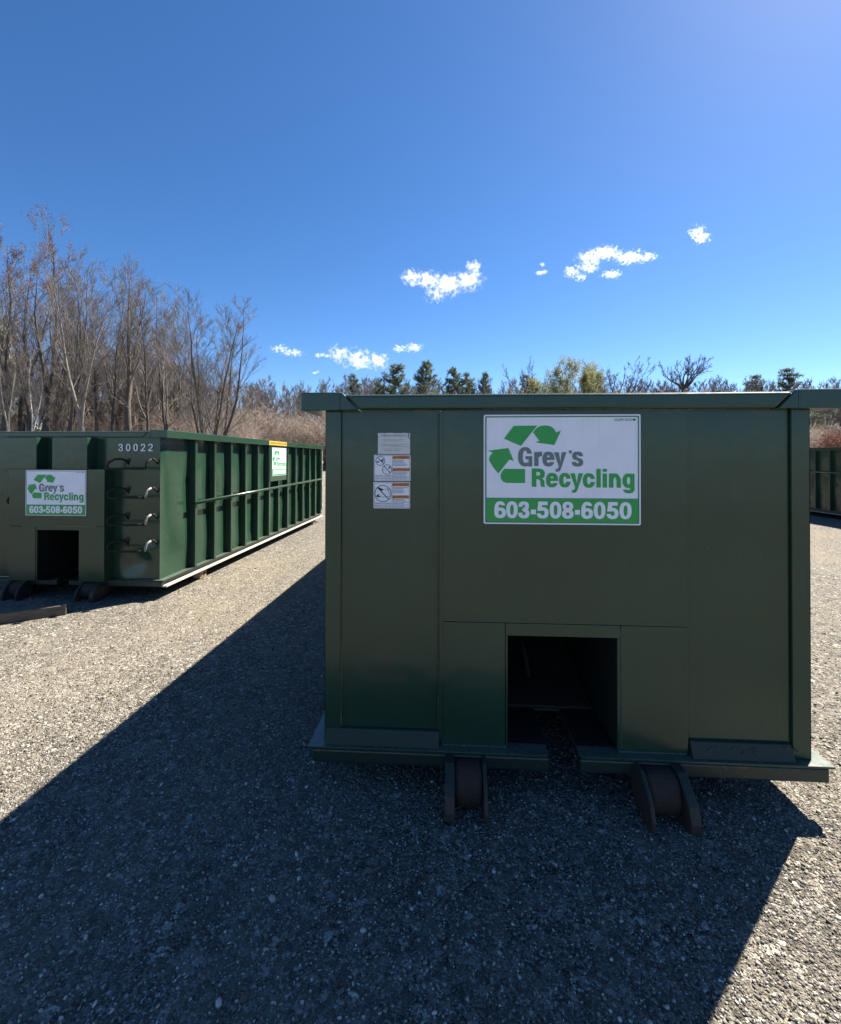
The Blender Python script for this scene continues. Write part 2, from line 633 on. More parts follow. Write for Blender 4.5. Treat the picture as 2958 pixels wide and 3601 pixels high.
def glyph_field(ch, w, h):
    """w, h in cap heights; returns antialiased mask (rows bottom to top)"""
    S = 3
    gh = GW
    gw = max(8, int(round(GW * w / h)))
    Y, X = np.mgrid[0:gh * S, 0:gw * S]
    X = (X + .5) / (gw * S) * w
    Y = (Y + .5) / (gh * S) * h
    t = 0.236

    def rect(a, b, c, d):
        return (X >= a) & (X <= b) & (Y >= c) & (Y <= d)

    def ell(a, b, c, d, e=2.35):
        return (np.abs((X - (a + b) / 2) / ((b - a) / 2)) ** e + np.abs((Y - (c + d) / 2) / ((d - c) / 2)) ** e) <= 1

    def ring(a, b, c, d, tx=t, ty=t * .8, e=2.35):
        return ell(a, b, c, d, e) & ~ell(a + tx, b - tx, c + ty, d - ty, e)

    def poly(*pts):
        ins = np.zeros(X.shape, bool)
        for (ax, ay), (bx, by) in zip(pts, pts[1:] + pts[:1]):
            cnd = (ay > Y) != (by > Y)
            with np.errstate(divide='ignore', invalid='ignore'):
                ins ^= cnd & (X < (bx - ax) * (Y - ay) / (by - ay) + ax)
        return ins
    q = t * .8
    if ch == '0':
        k = ring(0, w, 0, h, t)
    elif ch in '69':
        low = ring(0, w, 0, h * .63, t, q)
        k = low | (ring(0, w, 0, h, t, q) & ((X < w * .5) & (Y > h * .28) | (Y > h * .76)) & ~((X > w * .5) & (Y < h * .74)))
        if ch == '9':
            k = k[::-1, ::-1]
    elif ch == '8':
        k = ring(w * .04, w * .96, h * .46, h, t * .95, q * .92) | ring(0, w, 0, h * .56, t, q)
    elif ch == '3':
        k = (ring(w * .02, w * .96, h * .45, h, t, q) | ring(0, w, 0, h * .57, t, q)) & ~rect(0, w * .44, h * .33, h * .68) | rect(w * .34, w * .6, h * .45, h * .57)
    elif ch == '5':
        k = rect(w * .14, w * .93, h - q * 1.08, h) | poly((w * .14, h), (w * .14 + t, h), (w * .09 + t, h * .45), (w * .04, h * .45))
        k |= ring(0, w, 0, h * .66, t, q) & ~rect(0, w * .42, h * .30, h * .47) & ~(rect(0, w * .3, h * .45, h) & ~ell(0, w, 0, h * .66))
        k &= ~(rect(0, w * .05, h * .30, h * .45))
    elif ch == '2':
        k = (ring(0, w, h * .40, h, t, q) & ((Y > h * .70) | (X > w * .5))) | rect(0, w, 0, q * 1.1)
        k &= ~rect(0, w * .5, h * .3, h * .66)
        k |= poly((0, q), (w * .34, q), (w * .98, h * .56), (w * .62, h * .50))
    elif ch == '-':
        k = rect(0, w, 0, h)
    elif ch == 'G':
        k = ring(0, w * 1.0, 0, h, t * 1.1, q) & ~rect(w * .5, w, h * .5, h * .66)
        k &= ~(rect(w * .62, w, h * .2, h * .5))
        k |= rect(w * .52, w, h * .37, h * .53) | rect(w - t * .85, w, 0, h * .5)
    elif ch == 'R':
        k = rect(0, t * 1.08, 0, h) | (((ring(-w * .3, w * .97, h * .42, h, t * 1.05, q, 2.8)) & (X > t * .5)) |
                                    rect(t * .5, w * .5, h - q, h) | rect(t * .5, w * .5, h * .42, h * .42 + q))
        k |= poly((w * .42, h * .44), (w * .70, h * .5), (w * .93, h * .34), (w * .95, h * .10), (w, 0), (w * .70, 0), (w * .66, h * .12), (w * .62, h * .34))
    elif ch == 'e':
        k = ring(0, w, 0, h, t, q) & ~rect(w * .5, w, h * .33, h * .44) | rect(t * .5, w - t * .4, h * .44, h * .44 + q * .8)
        k &= ~poly((w * .6, h * .44), (w * 1.1, h * .44), (w * 1.1, h * .30), (w * .6, h * .30))
    elif ch == 'c':
        k = ring(0, w, 0, h, t, q) & ~rect(w * .55, w, h * .40, h * .60)
    elif ch == 'l':
        k = rect(0, w, 0, h)
    elif ch == 'i':
        k = rect(0, w, 0, h * .75) | rect(0, w, h * .845, h)
    elif ch == 'n':
        k = rect(0, t, 0, h) | (ring(0, w, -h * .5, h, t, q * 1.1) & (Y > h * .55)) | rect(w - t, w, 0, h * .62)
    elif ch == 'r':
        k = rect(0, t, 0, h * .97) | (ring(0, w * 1.7, -h * .4, h, t, q * 1.3) & (Y > h * .6) & (X < w) & (X > t * .3))
    elif ch == 's':
        k = ring(w * .03, w * .97, h * .43, h, t * .95, q * .95) & ((X < w * .5) | (Y > h * .68) | (Y < h * .58))
        k &= ~rect(w * .62, w, h * .40, h * .69)
        k |= ring(0, w, 0, h * .57, t * .95, q * .95) & ((X > w * .5) | (Y < h * .32) | (Y > h * .44)) & ~rect(0, w * .38, h * .31, h * .6)
    elif ch == 'y':
        b = h * .29
        k = poly((0, h), (t * 1.12, h), (w * .52, b + h * .20), (w - t * 1.08, h), (w, h), (w * .62, b - h * .02), (w * .53, h * .10), (w * .44, h * .02), (w * .28, 0),
                 (w * .14, 0), (w * .14, h * .14), (w * .30, h * .15), (w * .36, h * .21), (w * .38, b))
    elif ch == 'g':
        b = h * .27
        k = ring(0, w, b, h, t, q) & ~rect(w - t * .5, w, 0, h) | rect(w - t, w, h * .15, h * .985)
        k |= ring(w * .02, w, 0, h * .5, t, q * .9) & (Y < h * .19)
        k &= ~rect(0, w * .02, 0, b)
    elif ch == "'":
        k = ell(w * .05, w, h * .4, h, 3) | poly((w * .45, h * .6), (w, h * .7), (w * .95, h * .35), (w * .3, 0), (0, h * .08), (w * .4, h * .3))
    else:
        k = rect(0, w, 0, h)
    return k.reshape(gh, S, gw, S).mean((1, 3))


_gl = {}


def glyph(ch, x0, x1, y0, y1, H):
    """loops of a glyph fitted in a box, y downwards; H = cap height of its line (sets the stroke)"""
    w, h = (x1 - x0) / H, (y1 - y0) / H
    kk = (ch, round(w, 2), round(h, 2))
    if kk not in _gl:
        _gl[kk] = [[(x / w, y / h) for x, y in lp] for lp in contour(glyph_field(ch, w, h), w, h)]
    return [[(x0 + x * (x1 - x0), y1 - y * (y1 - y0)) for x, y in lp] for lp in _gl[kk]]


def ellipse(cx, cy, rx, ry, n=28):
    return [(cx + rx * math.cos(2 * math.pi * i / n), cy + ry * math.sin(2 * math.pi * i / n)) for i in range(n)]


def rrect(x0, y0, x1, y1, r, n=5):
    out = []
    for cx, cy, a in ((x1 - r, y0 + r, -90), (x1 - r, y1 - r, 0), (x0 + r, y1 - r, 90), (x0 + r, y0 + r, 180)):
        for i in range(n + 1):
            t = R(a + 90 * i / n)
            out.append((cx + r * math.cos(t), cy + r * math.sin(t)))
    return out


def make_sign(parent, place):
    """company sign, artwork units as 1590 x 1118; place(u, v, d): u, v in 0..1, d = metres proud of the plate"""
    W, H = 1590.0, 1118.0
    F = Flat(lambda x, y, d: place((x - 62) / W, (y - 54) / H, d))
    sign = F.fill('sign_board', [rrect(62, 54, 62 + W, 54 + H, 16)], M['white'], parent, 0.0)
    # give the plate its thickness
    md = sign.modifiers.new('thick', 'SOLIDIFY')
    md.thickness = 0.004
    md.offset = 0
    D = 0.0035
    F.fill('border', [rrect(78, 70, 1636, 1158, 10), rrect(90, 82, 1624, 905, 8), rrect(90, 912, 1624, 1146, 6)], M['sign_dark'], sign, D)
    band = [[(91, 913), (1623, 913), (1623, 1145), (91, 1145)]]
    # phone number left open in the band, so that the two never share a plane
    dig = []
    y0, y1 = 940, 1112
    for ch, a, b in (('6', 172, 290), ('0', 293, 411), ('3', 418, 531), ('5', 605, 725), ('0', 737, 855), ('8', 862, 978),
                     ('6', 1055, 1173), ('0', 1180, 1298), ('5', 1310, 1428), ('0', 1438, 1558)):
        dig += glyph(ch, a, b, y0, y1, 172)
    for a, b in ((545, 597), (992, 1042)):
        dig += [[(a, 1022), (b, 1022), (b, 1070), (a, 1070)]]
    F.fill('phone_band', band, M['sign_green'], sign, D)
    F.fill('phone_number', dig, M['white'], sign, D + .0012)
    arrows = [
        [(370, 170), (612, 166), (445, 374), (270, 300)],
        [(568, 237), (590, 207), (618, 184), (650, 170), (692, 165), (735, 171), (768, 188), (790, 212), (803, 237), (853, 217), (785, 366), (595, 338), (634, 322)],
        [(105, 424), (316, 396), (372, 528), (327, 513), (213, 657), (165, 600), (130, 545), (117, 512), (124, 482), (156, 442)],
        [(275, 608), (488, 610), (486, 753), (292, 752), (262, 740), (243, 716), (235, 684), (244, 648)]]
    F.fill('recycling_arrows', arrows, M['sign_green'], sign, D)
    g = []
    for ch, a, b, c, d in (('G', 415, 560, 386, 584), ('r', 580, 660, 432, 580), ('e', 664, 786, 432, 584), ('y', 780, 908, 438, 636),
                           ("'", 928, 962, 420, 457), ('s', 962, 1077, 432, 584)):
        g += glyph(ch, a, b, c, d, 190)
    F.fill('lettering', g, M['sign_grey'], sign, D)
    g = []
    for ch, a, b, c, d in (('R', 555, 692, 604, 791), ('e', 700, 822, 648, 796), ('c', 832, 950, 648, 796), ('y', 944, 1076, 652, 850), ('c', 1072, 1194, 650, 798),
                           ('l', 1209, 1252, 606, 795), ('i', 1272, 1315, 606, 795), ('n', 1335, 1454, 652, 796), ('g', 1470, 1590, 652, 852)):
        g += glyph(ch, a, b, c, d, 187)
    F.fill('lettering', g, M['sign_green'], sign, D)
    F.fill('maker_mark', text_loops('SALEM SIGN', 1388, 1565, 97, 122) + [ellipse(1587, 109, 16, 12)], M['sign_dark'], sign, D)
    return sign


def make_warning(parent, place, kind):
    """bilingual warning sticker, units 850 x 605"""
    F = Flat(lambda x, y, d: place(x / 850, y / 605, d))
    st = F.fill('warning_sticker', [rrect(0, 0, 850, 605, 18)], M['sticker'], parent, 0.0015)
    D = 0.0027
    k = [rrect(16, 16, 834, 588, 14), rrect(22, 22, 828, 582, 12)]
    k += [[(430, 23), (436, 23), (436, 581), (430, 581)]]
    rows = [(118, 250), (395, 570)]
    F.fill('orange_band', [[(440, 24), (826, 24), (826, 98), (440, 98)]], M['orange'], st, D)
    F.fill('orange_band', [[(440, 305), (826, 305), (826, 378), (440, 378)]], M['orange'], st, D)
    for wd, y in (('WARNING', 34), ('ADVERTENCIA', 315)):
        F.fill('lettering', text_loops(wd, 505, 818, y, y + 54) + [[(475, y), (498, y + 54), (452, y + 54)]], M['ink'], st, D + .001)
    rr = random.Random(3 if kind == 'fall' else 5)
    for a, b in rows:
        soft = []
        y = a
        while y < b:
            x = 450
            xe = rr.uniform(640, 810)
            while x < xe:
                wd = rr.uniform(20, 70)
                soft.append([(x, y), (min(x + wd, 815), y), (min(x + wd, 815), y + 13), (x, y + 13)])
                x += wd + 9
            y += 31
        F.fill('fine_print', soft, M['ink_soft'], st, D)
    if kind == 'fall':
        words = (('FALLING HAZARD', 30, 415, 470, 505), ('RIESGO DE DERRUMBE', 38, 410, 528, 558))
        for cx, cy, r in ((150, 140, 110), (305, 340, 115)):
            k += [ellipse(cx, cy, r, r), ellipse(cx, cy, r - 11, r - 11)]
            a = r * .62
        pict = [[(75, 62), (88, 55), (232, 205), (220, 214)], [(228, 262), (240, 254), (388, 416), (376, 425)]]
        pict += [[(52, 165), (90, 140), (130, 168), (98, 182)], [(160, 120), (205, 122), (228, 150), (180, 158)], ellipse(212, 105, 16, 15), [(340, 300), (385, 255), (380, 300), (352, 330)],
                 [(200, 345), (262, 345), (262, 353), (200, 353)]]
    else:
        words = (('TIPPING HAZARD', 30, 415, 480, 515), ('RIESGO DE VOLCAR', 30, 415, 532, 565))
        k += [ellipse(222, 268, 195, 195), ellipse(222, 268, 180, 180)]
        pict = [[(84, 130), (98, 118), (362, 392), (350, 404)]]
        pict += [[(150, 190), (200, 158), (250, 180), (180, 205)], [(80, 300), (120, 280), (135, 330), (190, 318), (150, 352), (70, 345)],
                 [(270, 175), (345, 150), (377, 290), (368, 292), (338, 162), (272, 184)], [(200, 352), (365, 318), (367, 326), (205, 360)]]
    for t, x0, x1, y0, y1 in words:
        k += text_loops(t, x0, x1, y0, y1)
    F.fill('lettering', k, M['ink'], st, D)
    F.fill('pictogram', pict, M['ink'], st, D + .001)
    return st


# ------------------------------------------------------------------ ground
gd = MB()
gd.sheet(60, 60, lambda u, v: ((u - .5) * 900, (v - .5) * 900 + 120, 0.0))
tag(gd.build('ground', M['gravel']), kind='structure')

# loose stones of the near ground (one uncountable mass)
_ico = bmesh.new()
bmesh.ops.create_icosphere(_ico, subdivisions=1, radius=1.0)
ICO_V = np.array([v.co[:] for v in _ico.verts])
ICO_F = np.array([[v.index for v in f.verts] for f in _ico.faces])
_ico.free()


def scatter_pebbles(n, d0, d1, rmin, rmax, sig, power):
    u = rng.random(n)
    d = (d0 ** power + u * (d1 ** power - d0 ** power)) ** (1 / power)
    s = (rng.random(n) * 2 - 1) * 1.02
    fx, fy = -math.sin(YAW), math.cos(YAW)
    x = fx * d + math.cos(YAW) * s * d
    y = fy * d + math.sin(YAW) * s * d
    r = np.clip(np.exp(rng.normal(math.log(rmin), sig, n)), rmin * .6, rmax)
    return x, y, r


xs, ys, rs = [], [], []
for a, f0 in (((112000, 1.15, 3.6, .0029, .013, .38, 1.75), 2.3), ((30000, 2.4, 9.0, .0050, .016, .3, 1.4), 3.5), ((150, 1.2, 5.5, .011, .017, .25, 1.6), 3.5)):
    x, y, r = scatter_pebbles(*a)
    dd = np.hypot(x, y)
    keep = rng.random(len(x)) > np.clip((dd - f0) / (a[2] * 1.1 - f0), 0, 1)      # thins out gradually
    x, y, r = x[keep], y[keep], r[keep]
    xs.append(x)
    ys.append(y)
    rs.append(r)
x, y, r = np.concatenate(xs), np.concatenate(ys), np.concatenate(rs)
n = len(x)
ang = rng.random(n) * 6.283
sc = np.stack([rng.uniform(.8, 1.5, n), rng.uniform(.7, 1.1, n), rng.uniform(.5, .85, n)], 1) * r[:, None]
P = ICO_V[None] * (1 + rng.normal(0, .13, (n, 12, 1))) * sc[:, None]
tx = rng.normal(0, .3, n)
ca, sa = np.cos(ang)[:, None], np.sin(ang)[:, None]
X = P[..., 0] * ca - P[..., 1] * sa
Yy = P[..., 0] * sa + P[..., 1] * ca
Z = P[..., 2] + X * tx[:, None]
V = np.stack([X + x[:, None], Yy + y[:, None], Z + (sc[:, 2] * .35)[:, None]], -1).reshape(-1, 3)
Fc = (ICO_F[None] + (np.arange(n) * 12)[:, None, None]).reshape(-1, 3)
tag(np_mesh('gravel', V, [Fc], M['pebble'], smooth=True), 'loose grey and tan pebbles covering the yard in front of the dumpsters', 'gravel', kind='stuff')

# ------------------------------------------------------------------ dumpsters
W = 1.1            # half width of the body
Z_T, Z_B = 1.857, 1.772
Z_P = 0.209        # top of the base plate
LEN = 6.35
OS, OF, FO, FR = 0.104, 0.049, 0.068, 0.045


def roller(root, x0, x1, mirror=False):
    """two side plates that stick out below the base with a steel roller between"""
    prof = [(-.04, .196), (-.10, .196), (-.165, .15), (-.20, .115), (-.222, .06), (-.218, .025), (-.195, .002), (-.14, .001), (-.02, .03), (.06, .12), (.06, .196)]
    thick = (.018, .042) if not mirror else (.042, .018)
    for u, v in ((x0, x0 + thick[0]), (x1 - thick[1], x1)):
        br = MB()
        br.prism(prof, 'x', u, v)
        b = br.build('roller_bracket', M['worn_paint'], root, 0.006)
    rl = MB()
    cx0, cx1 = x0 + thick[0] + .004, x1 - thick[1] - .004
    rl.tube([(cx0, -.072, .098), (cx0 + .012, -.072, .098), (cx1 - .012, -.072, .098), (cx1, -.072, .098)], [.085, .091, .091, .085], 28)
    rl.build('roller', M['rust'], b, smooth=False)
    return b


def side_sheet(root, sx, ribs, seed):
    """corrugated-looking side wall: thin plate that bulges a little between its ribs"""
    r2 = np.random.default_rng(seed)
    ph = r2.random(8) * 6.28
    dents = [(r2.uniform(.3, LEN - .5), r2.uniform(.35, 1.5), r2.uniform(.03, .09), r2.uniform(.006, .02)) for _ in range(26)]

    def surf(y, z):
        d = .0045 * math.sin(y * 5.1 + ph[0] + z * 1.7) + .004 * math.sin(z * 6.3 + ph[1] + y * 2.0) + .003 * math.sin(y * 11 + z * 4 + ph[2])
        for a, b, rr, dd in dents:
            q = ((y - a) ** 2 + (z - b) ** 2) / rr ** 2
            if q < 5:
                d -= dd * math.exp(-q)
        edge = min(1, (z - Z_P) / .1, (Z_B - z) / .1, y / .05)
        return d * max(0, edge)
    w = MB()
    ny, nz = 150, 36
    w.sheet(ny, nz, lambda u, v: (sx * (W + surf(u * LEN, Z_P + v * (Z_B - Z_P))), u * LEN, Z_P + v * (Z_B - Z_P)))
    w.sheet(2, 2, lambda u, v: (sx * (W - .012), u * LEN, Z_P + v * (Z_B - Z_P)))
    return w.build('side_wall', M['paint'], root, smooth=True)


def dumpster(loc, label, opts):
    root = empty('dumpster', loc, label, 'dumpster', 'green roll-off dumpsters parked on the gravel')
    seed = opts.get('seed', 1)
    rr = random.Random(seed)
    # side walls, ribs and rub rail
    ribs = [.575 + .4675 * i + rr.uniform(-.012, .012) for i in range(13)]
    for sx in (1, -1):
        side_sheet(root, sx, ribs, seed * 3 + sx)
        for y in ribs:
            b = MB()
            x0, x1 = sorted((sx * (W - .004), sx * (W + .078)))
            b.box(x0, x1, y, y + .052, Z_P + .0015, Z_B - .002)
            b.build('rib', M['paint'], root, 0.005)
        t = MB()
        z0 = opts.get('rail_z', 1.0)
        t.tube([(sx * (W + .10), .53, z0), (sx * (W + .10), 3.3, z0 + .026), (sx * (W + .10), 6.16, z0 + .046)], .021, 10)
        t.build('side_rail', M['paint'], root, smooth=True)
        # long base channel: top flange, web, bottom lip
        a = MB()
        a.box(*sorted((sx * 1.085, sx * 1.112)), -.03, LEN, .140, Z_P - .011)
        a.build('base_channel', M['paint_dark'], root)
        lp = MB()
        ly = opts.get('lip_y', -FR + .03)
        lp.box(*sorted((sx * 1.085, sx * 1.19)), ly, LEN, .128, .1395)
        lp.box(*sorted((sx * 1.170, sx * 1.19)), ly, LEN, .1400, .1475)
        lp.build('base_lip', M['lip'], root, 0.002)
        # skids under the floor and the wheel brackets
        s = MB()
        s.box(*sorted((sx * .36, sx * .46)), -.02, LEN - .1, .012, .127)
        s.build('skid', M['rust'], root, .004)
        for yb in (.80, 5.75):
            q = MB()
            q.box(*sorted((sx * 1.03, sx * 1.125)), yb, yb + .15, .012, .126)
            q.box(*sorted((sx * 1.126, sx * 1.132)), yb + .02, yb + .13, .03, .11)
            bk = q.build('wheel_bracket', M['bracket'], root, .006)
            q = MB()
            q.tube([(sx * 1.133, yb + .085, .062), (sx * 1.141, yb + .085, .062)], .02, 12)
            q.build('axle_end', M['rust'], bk)
    # cross members
    for i in range(12):
        q = MB()
        q.box(-1.08, 1.08, .45 + i * .5, .50 + i * .5, .150, .196)
        q.build('cross_member', M['rust'], root)
    # floor plate (with the notch for the hook in front)
    f = MB()
    g0, g1 = -.058, .078
    f.prism([(-W - FO, -FR), (g0 - .012, -FR), (g0, -FR + .014), (g0, .35), (g1, .35), (g1, -FR + .014), (g1 + .012, -FR), (W + FO, -FR), (W + FO, LEN), (-W - FO, LEN)], 'z', Z_P - .010, Z_P)
    f.build('floor_plate', M['paint'], root, 0.002)
    # front beam in two halves
    for a, b in ((-W - FO + .021, g0), (g1, W + FO - .021)):
        q = MB()
        q.box(a, b, -FR + .002, .015, .134, Z_P - .0115)
        q.build('front_beam', M['paint_dark'], root, .010, seg=3)
    # rim: side tubes, front tube and rear tube
    for sx in (1, -1):
        q = MB()
        yf = -OF
        xi, xo = sx * (W - .10), sx * (W + OS)
        q.prism([(xo, yf), (xo, LEN + .03), (xi, LEN + .03), (xi, yf + .09), (sx * 1.02, yf)], 'z', Z_B, Z_T)
        q.prism([(sx * 1.0195, Z_T - .001), (sx * 1.0195, Z_B + .001), (sx * .934, Z_B + .001), (sx * 1.010, Z_T - .001)], 'y', yf + .0005, .035)
        q.build('top_rail', M['paint'], root, .012, seg=3)
    q = MB()
    q.prism([(-1.000, Z_T - .011), (1.000, Z_T - .011), (.931, Z_B + .003), (-.931, Z_B + .003)], 'y', -OF + .0015, .034)
    q.build('top_rail', M['paint'], root, .013, seg=3)
    q = MB()
    q.box(-.997, .997, LEN - .06, LEN + .028, Z_B, Z_T - .005)
    q.build('top_rail', M['paint'], root, .008)
    # rear door and its hardware
    q = MB()
    q.box(-1.085, 1.085, LEN - .05, LEN + .01, Z_P + .02, Z_B - .004)
    dr = q.build('rear_door', M['paint_dark'], root, .005)
    for z in (.45, .80, 1.2, 1.6):
        q = MB()
        q.tube([(1.15, LEN + .02, z - .05), (1.15, LEN + .02, z + .05)], .022, 10)
        q.box(1.09, 1.15, LEN - .02, LEN + .035, z - .035, z + .035)
        q.build('hinge', M['rust'], dr)
    q = MB()
    q.tube([(1.185, LEN - .10, .30), (1.185, LEN - .10, 1.74)], .016, 8)
    for z in (.42, .92, 1.45):
        q.box(1.10, 1.205, LEN - .13, LEN - .07, z - .03, z + .03)
    q.build('latch_rod', M['lip'], dr)
    return root


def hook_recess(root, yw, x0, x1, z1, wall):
    """dark hollow behind the front opening, with dark liners for the shade on its floor and the hook stub"""
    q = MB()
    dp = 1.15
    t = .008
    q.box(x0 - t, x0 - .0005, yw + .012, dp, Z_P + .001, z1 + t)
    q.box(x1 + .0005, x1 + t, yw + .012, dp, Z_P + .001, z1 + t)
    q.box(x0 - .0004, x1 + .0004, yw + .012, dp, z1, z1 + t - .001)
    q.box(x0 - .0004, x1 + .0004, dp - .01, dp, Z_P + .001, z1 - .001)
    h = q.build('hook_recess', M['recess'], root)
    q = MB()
    q.box(x0 + .002, -.060, yw + .02, .349, Z_P + .0005, Z_P + .004)  # dark sheet added over the floor plate to stand for shade inside
    q.build('shade_liner', M['recess'], h)
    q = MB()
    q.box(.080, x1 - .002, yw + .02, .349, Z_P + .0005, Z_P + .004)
    q.build('shade_liner', M['recess'], h)
    q = MB()
    q.prism([(.36, Z_P + .002), (.66, Z_P + .05), (1.12, .40), (1.12, .41), (.65, .065 + Z_P), (.36, Z_P + .016)], 'x', x0 + .01, x1 - .01)
    q.build('ramp_plate', M['rust'], h)
    q = MB()
    q.tube([(.012 - .05, .60, .24), (-.055, .62, .36), (-.075, .66, .46)], [.014, .014, .012], 10)
    q.build('hook_stub', M['rust'], h, smooth=True)
    return h


# --- the near dumpster
XF, YF = 0.5114, 2.1858
near = dumpster((XF, YF, 0), 'nearest green roll-off dumpster seen end-on, company sign and warning stickers on its front', {'seed': 2, 'lip_y': .45})
PY = .016            # recessed panels
q = MB()
q.box(-1.023, -.553, PY, PY + .012, Z_P + .001, Z_B + .002)
q.build('front_panel', M['paint'], near)
q = MB()
q.box(.5735, 1.019, PY, PY + .012, Z_P + .001, Z_B + .002)
q.build('front_panel', M['paint'], near)
for a, b in ((-1.0995, -1.0245), (1.0225, 1.0995)):
    q = MB()
    q.box(a, b, 0, .05, Z_P + .001, Z_B + .002)
    q.build('corner_post', M['paint'], near, .004)
# centre panel of several plates with open seams between them
dz0, dz1, dx0, dx1 = Z_P + .001, .727, -.239, .2585
seam_z = .787
plates = [(-.549, .5705, seam_z, Z_B + .001, 0.0), (-.549, -.2515, dz0, seam_z - .0022, .0010), (.2755, .5705, dz0, seam_z - .0022, .0012), (-.2485, .2725, dz1, seam_z - .0026, .003),
          (-.2485, dx0, dz0, dz1 - .0006, .0032), (dx1, .2725, dz0, dz1 - .0006, .0032)]
for a, b, c, d, y in plates:
    q = MB()
    q.box(a, b, y, PY + .004, c, d)
    q.build('center_panel', M['paint'], near, .0012)
q = MB()
q.box(-.5525, dx0 - .001, PY + .0045, PY + .02, dz0, Z_B)
q.box(dx1 + .001, .573, PY + .0045, PY + .02, dz0, Z_B)
q.box(dx0 - .0005, dx1 + .0005, PY + .0045, PY + .02, dz1 + .001, Z_B)
q.build('backing_plate', M['seam'], near)
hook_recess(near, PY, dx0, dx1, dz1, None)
# weld beads along the centre panel and over the seams
rw = random.Random(11)


def bead(root, pts, r, step=.006, mat='weld', jit=.35):
    q = MB()
    path, rad = [], []
    for (a, b) in zip(pts, pts[1:]):
        a, b = Vector(a), Vector(b)
        k = max(2, int((b - a).length / step))
        for i in range(k):
            path.append(a.lerp(b, i / k))
            rad.append(r * (1 + rw.uniform(-jit, jit)))
    q.tube(path, rad, 6)
    return q.build('weld', M[mat], root, smooth=True)


bead(near, [(-.5585, .012, .27), (-.5585, .012, 1.765)], .0060, .008)
q = MB()
q.box(-.5565, -.5415, -.005, -.0003, Z_P + .03, Z_B - .003)
q.build('edge_strip', M['paint'], near, .002)
bead(near, [(.572, .011, .25), (.572, .011, 1.765)], .0035, .010)
bead(near, [(.2742, .004, .22), (.2742, .004, .78)], .0042, .006)
bead(near, [(-.545, .003, Z_P + .003), (-.24, .003, Z_P + .003)], .006, .006)
bead(near, [(.26, .003, Z_P + .003), (.57, .003, Z_P + .003)], .007, .006)
# sloping toe plates at the bottom
for a, b in ((-1.093, -.557), (.577, 1.0)):
    q = MB()
    e = .06
    x2 = b if a < 0 else 1.0995
    q.prism([(-.030, Z_P + .001), (-.0005, .272), (.0135, .276), (.0135, Z_P + .001)], 'x', a, x2 if a < 0 else 1.015)
    q.build('toe_plate', M['worn_paint'], near, .002)
for i in range(9):
    x = rw.uniform(.62, 1.0)
    z = rw.uniform(.222, .255)
    yy = -.030 + (z - Z_P) / .063 * .0295 - .001
    bead(near, [(x, yy, z), (x + rw.uniform(-.02, .03), yy + .006, z + .012), (x + rw.uniform(0, .05), yy - .001, z - .003)], .0028, .004)
roller(near, -.528, -.345, True)
roller(near, .318, .515, False)


def on_plane(root_y, cx, cz, w, h):
    """places 0..1 artwork on a plate that faces -Y, local to a dumpster"""
    def f(u, v, d):
        return Vector((cx - w / 2 + u * w, root_y - d, cz + h / 2 - v * h))
    return f


make_sign(near, on_plane(-.0055, .0045, 1.4995, .711, .5065))
# stickers on the left-hand panel
ST = -.8695
make_warning(near, on_plane(PY - .0015, -.7815, 1.504, .175, .124), 'fall')
make_warning(near, on_plane(PY - .0015, -.7835, 1.3745, .175, .125), 'tip')
F = Flat(lambda x, y, d: Vector((-.8505 + x / 755 * .154, PY - .0012 - d, 1.671 - y / 500 * .101)))
torn = [(0, 8)] + [(i * 25, rw.uniform(0, 14)) for i in range(1, 28)] + [(703, 6), (700, 50), (712, 110), (755, 165), (755, 500), (0, 500), (2, 120), (12, 95), (0, 60)]
old = F.fill('worn_sticker', [torn], M['old_sticker'], near, 0.0)
lines = []
for yy, a, b in ((160, 130, 590), (190, 170, 600), (240, 30, 130), (270, 130, 720), (300, 30, 500), (320, 300, 730), (380, 140, 540), (420, 140, 540)):
    x = a
    while x < b:
        wd = rw.uniform(15, 60)
        lines.append([(x, yy), (x + wd, yy), (x + wd, yy + 9), (x, yy + 9)])
        x += wd + rw.uniform(6, 20)
F.fill('fine_print', lines, M['ink_soft'], old, .001)
F.fill('worn_title', [[(x, 40 + rw.uniform(0, 20)), (x + rw.uniform(10, 24), 40), (x + rw.uniform(8, 20), 95), (x + 2, 90)] for x in range(80, 680, 30)], M['ink_soft'], old, .001)
torn2 = F.fill('torn_corner', [[(722, 4), (755, 8), (755, 150), (735, 115), (724, 70)]], M['old_sticker'], old, .001)

# --- the left dumpster
XL, YL = -4.2909, 4.9625
left = dumpster((XL, YL, 0), 'long green dumpster on the left with four ladder rungs and white number 30022', {'seed': 5})
# flat front wall, uneven
def fw(x, z):
    d = 0
    for a, b, r0, k in ((.86, .42, .12, .024), (.98, .52, .05, -.018), (.72, .35, .1, .012), (.9, .8, .15, .006), (.8, 1.25, .2, .005)):
        d += k * math.exp(-((x - a) ** 2 + (z - b) ** 2) / r0 ** 2)
    e = max(0, min(1, (W - abs(x)) / .05, (z - Z_P) / .05))
    return (x, d * e, z)
q = MB()
for a, b, c, d, na, nb_ in ((-W + .002, -.505, Z_P + .001, Z_B + .001, 30, 60), (.556, W - .002, Z_P + .001, Z_B + .001, 40, 80), (-.505, .556, .81, Z_B + .001, 40, 40)):
    q.sheet(na, nb_, lambda u, v: fw(a + u * (b - a), c + v * (d - c)))
fwall = q.build('front_panel', M['paint'], left, smooth=True)
BX0, BX1, BZ = -.517, .572, 1.425
BY = -.0 - .15
ldx0, ldx1, ldz = -.195, .284, .762
sz = .806
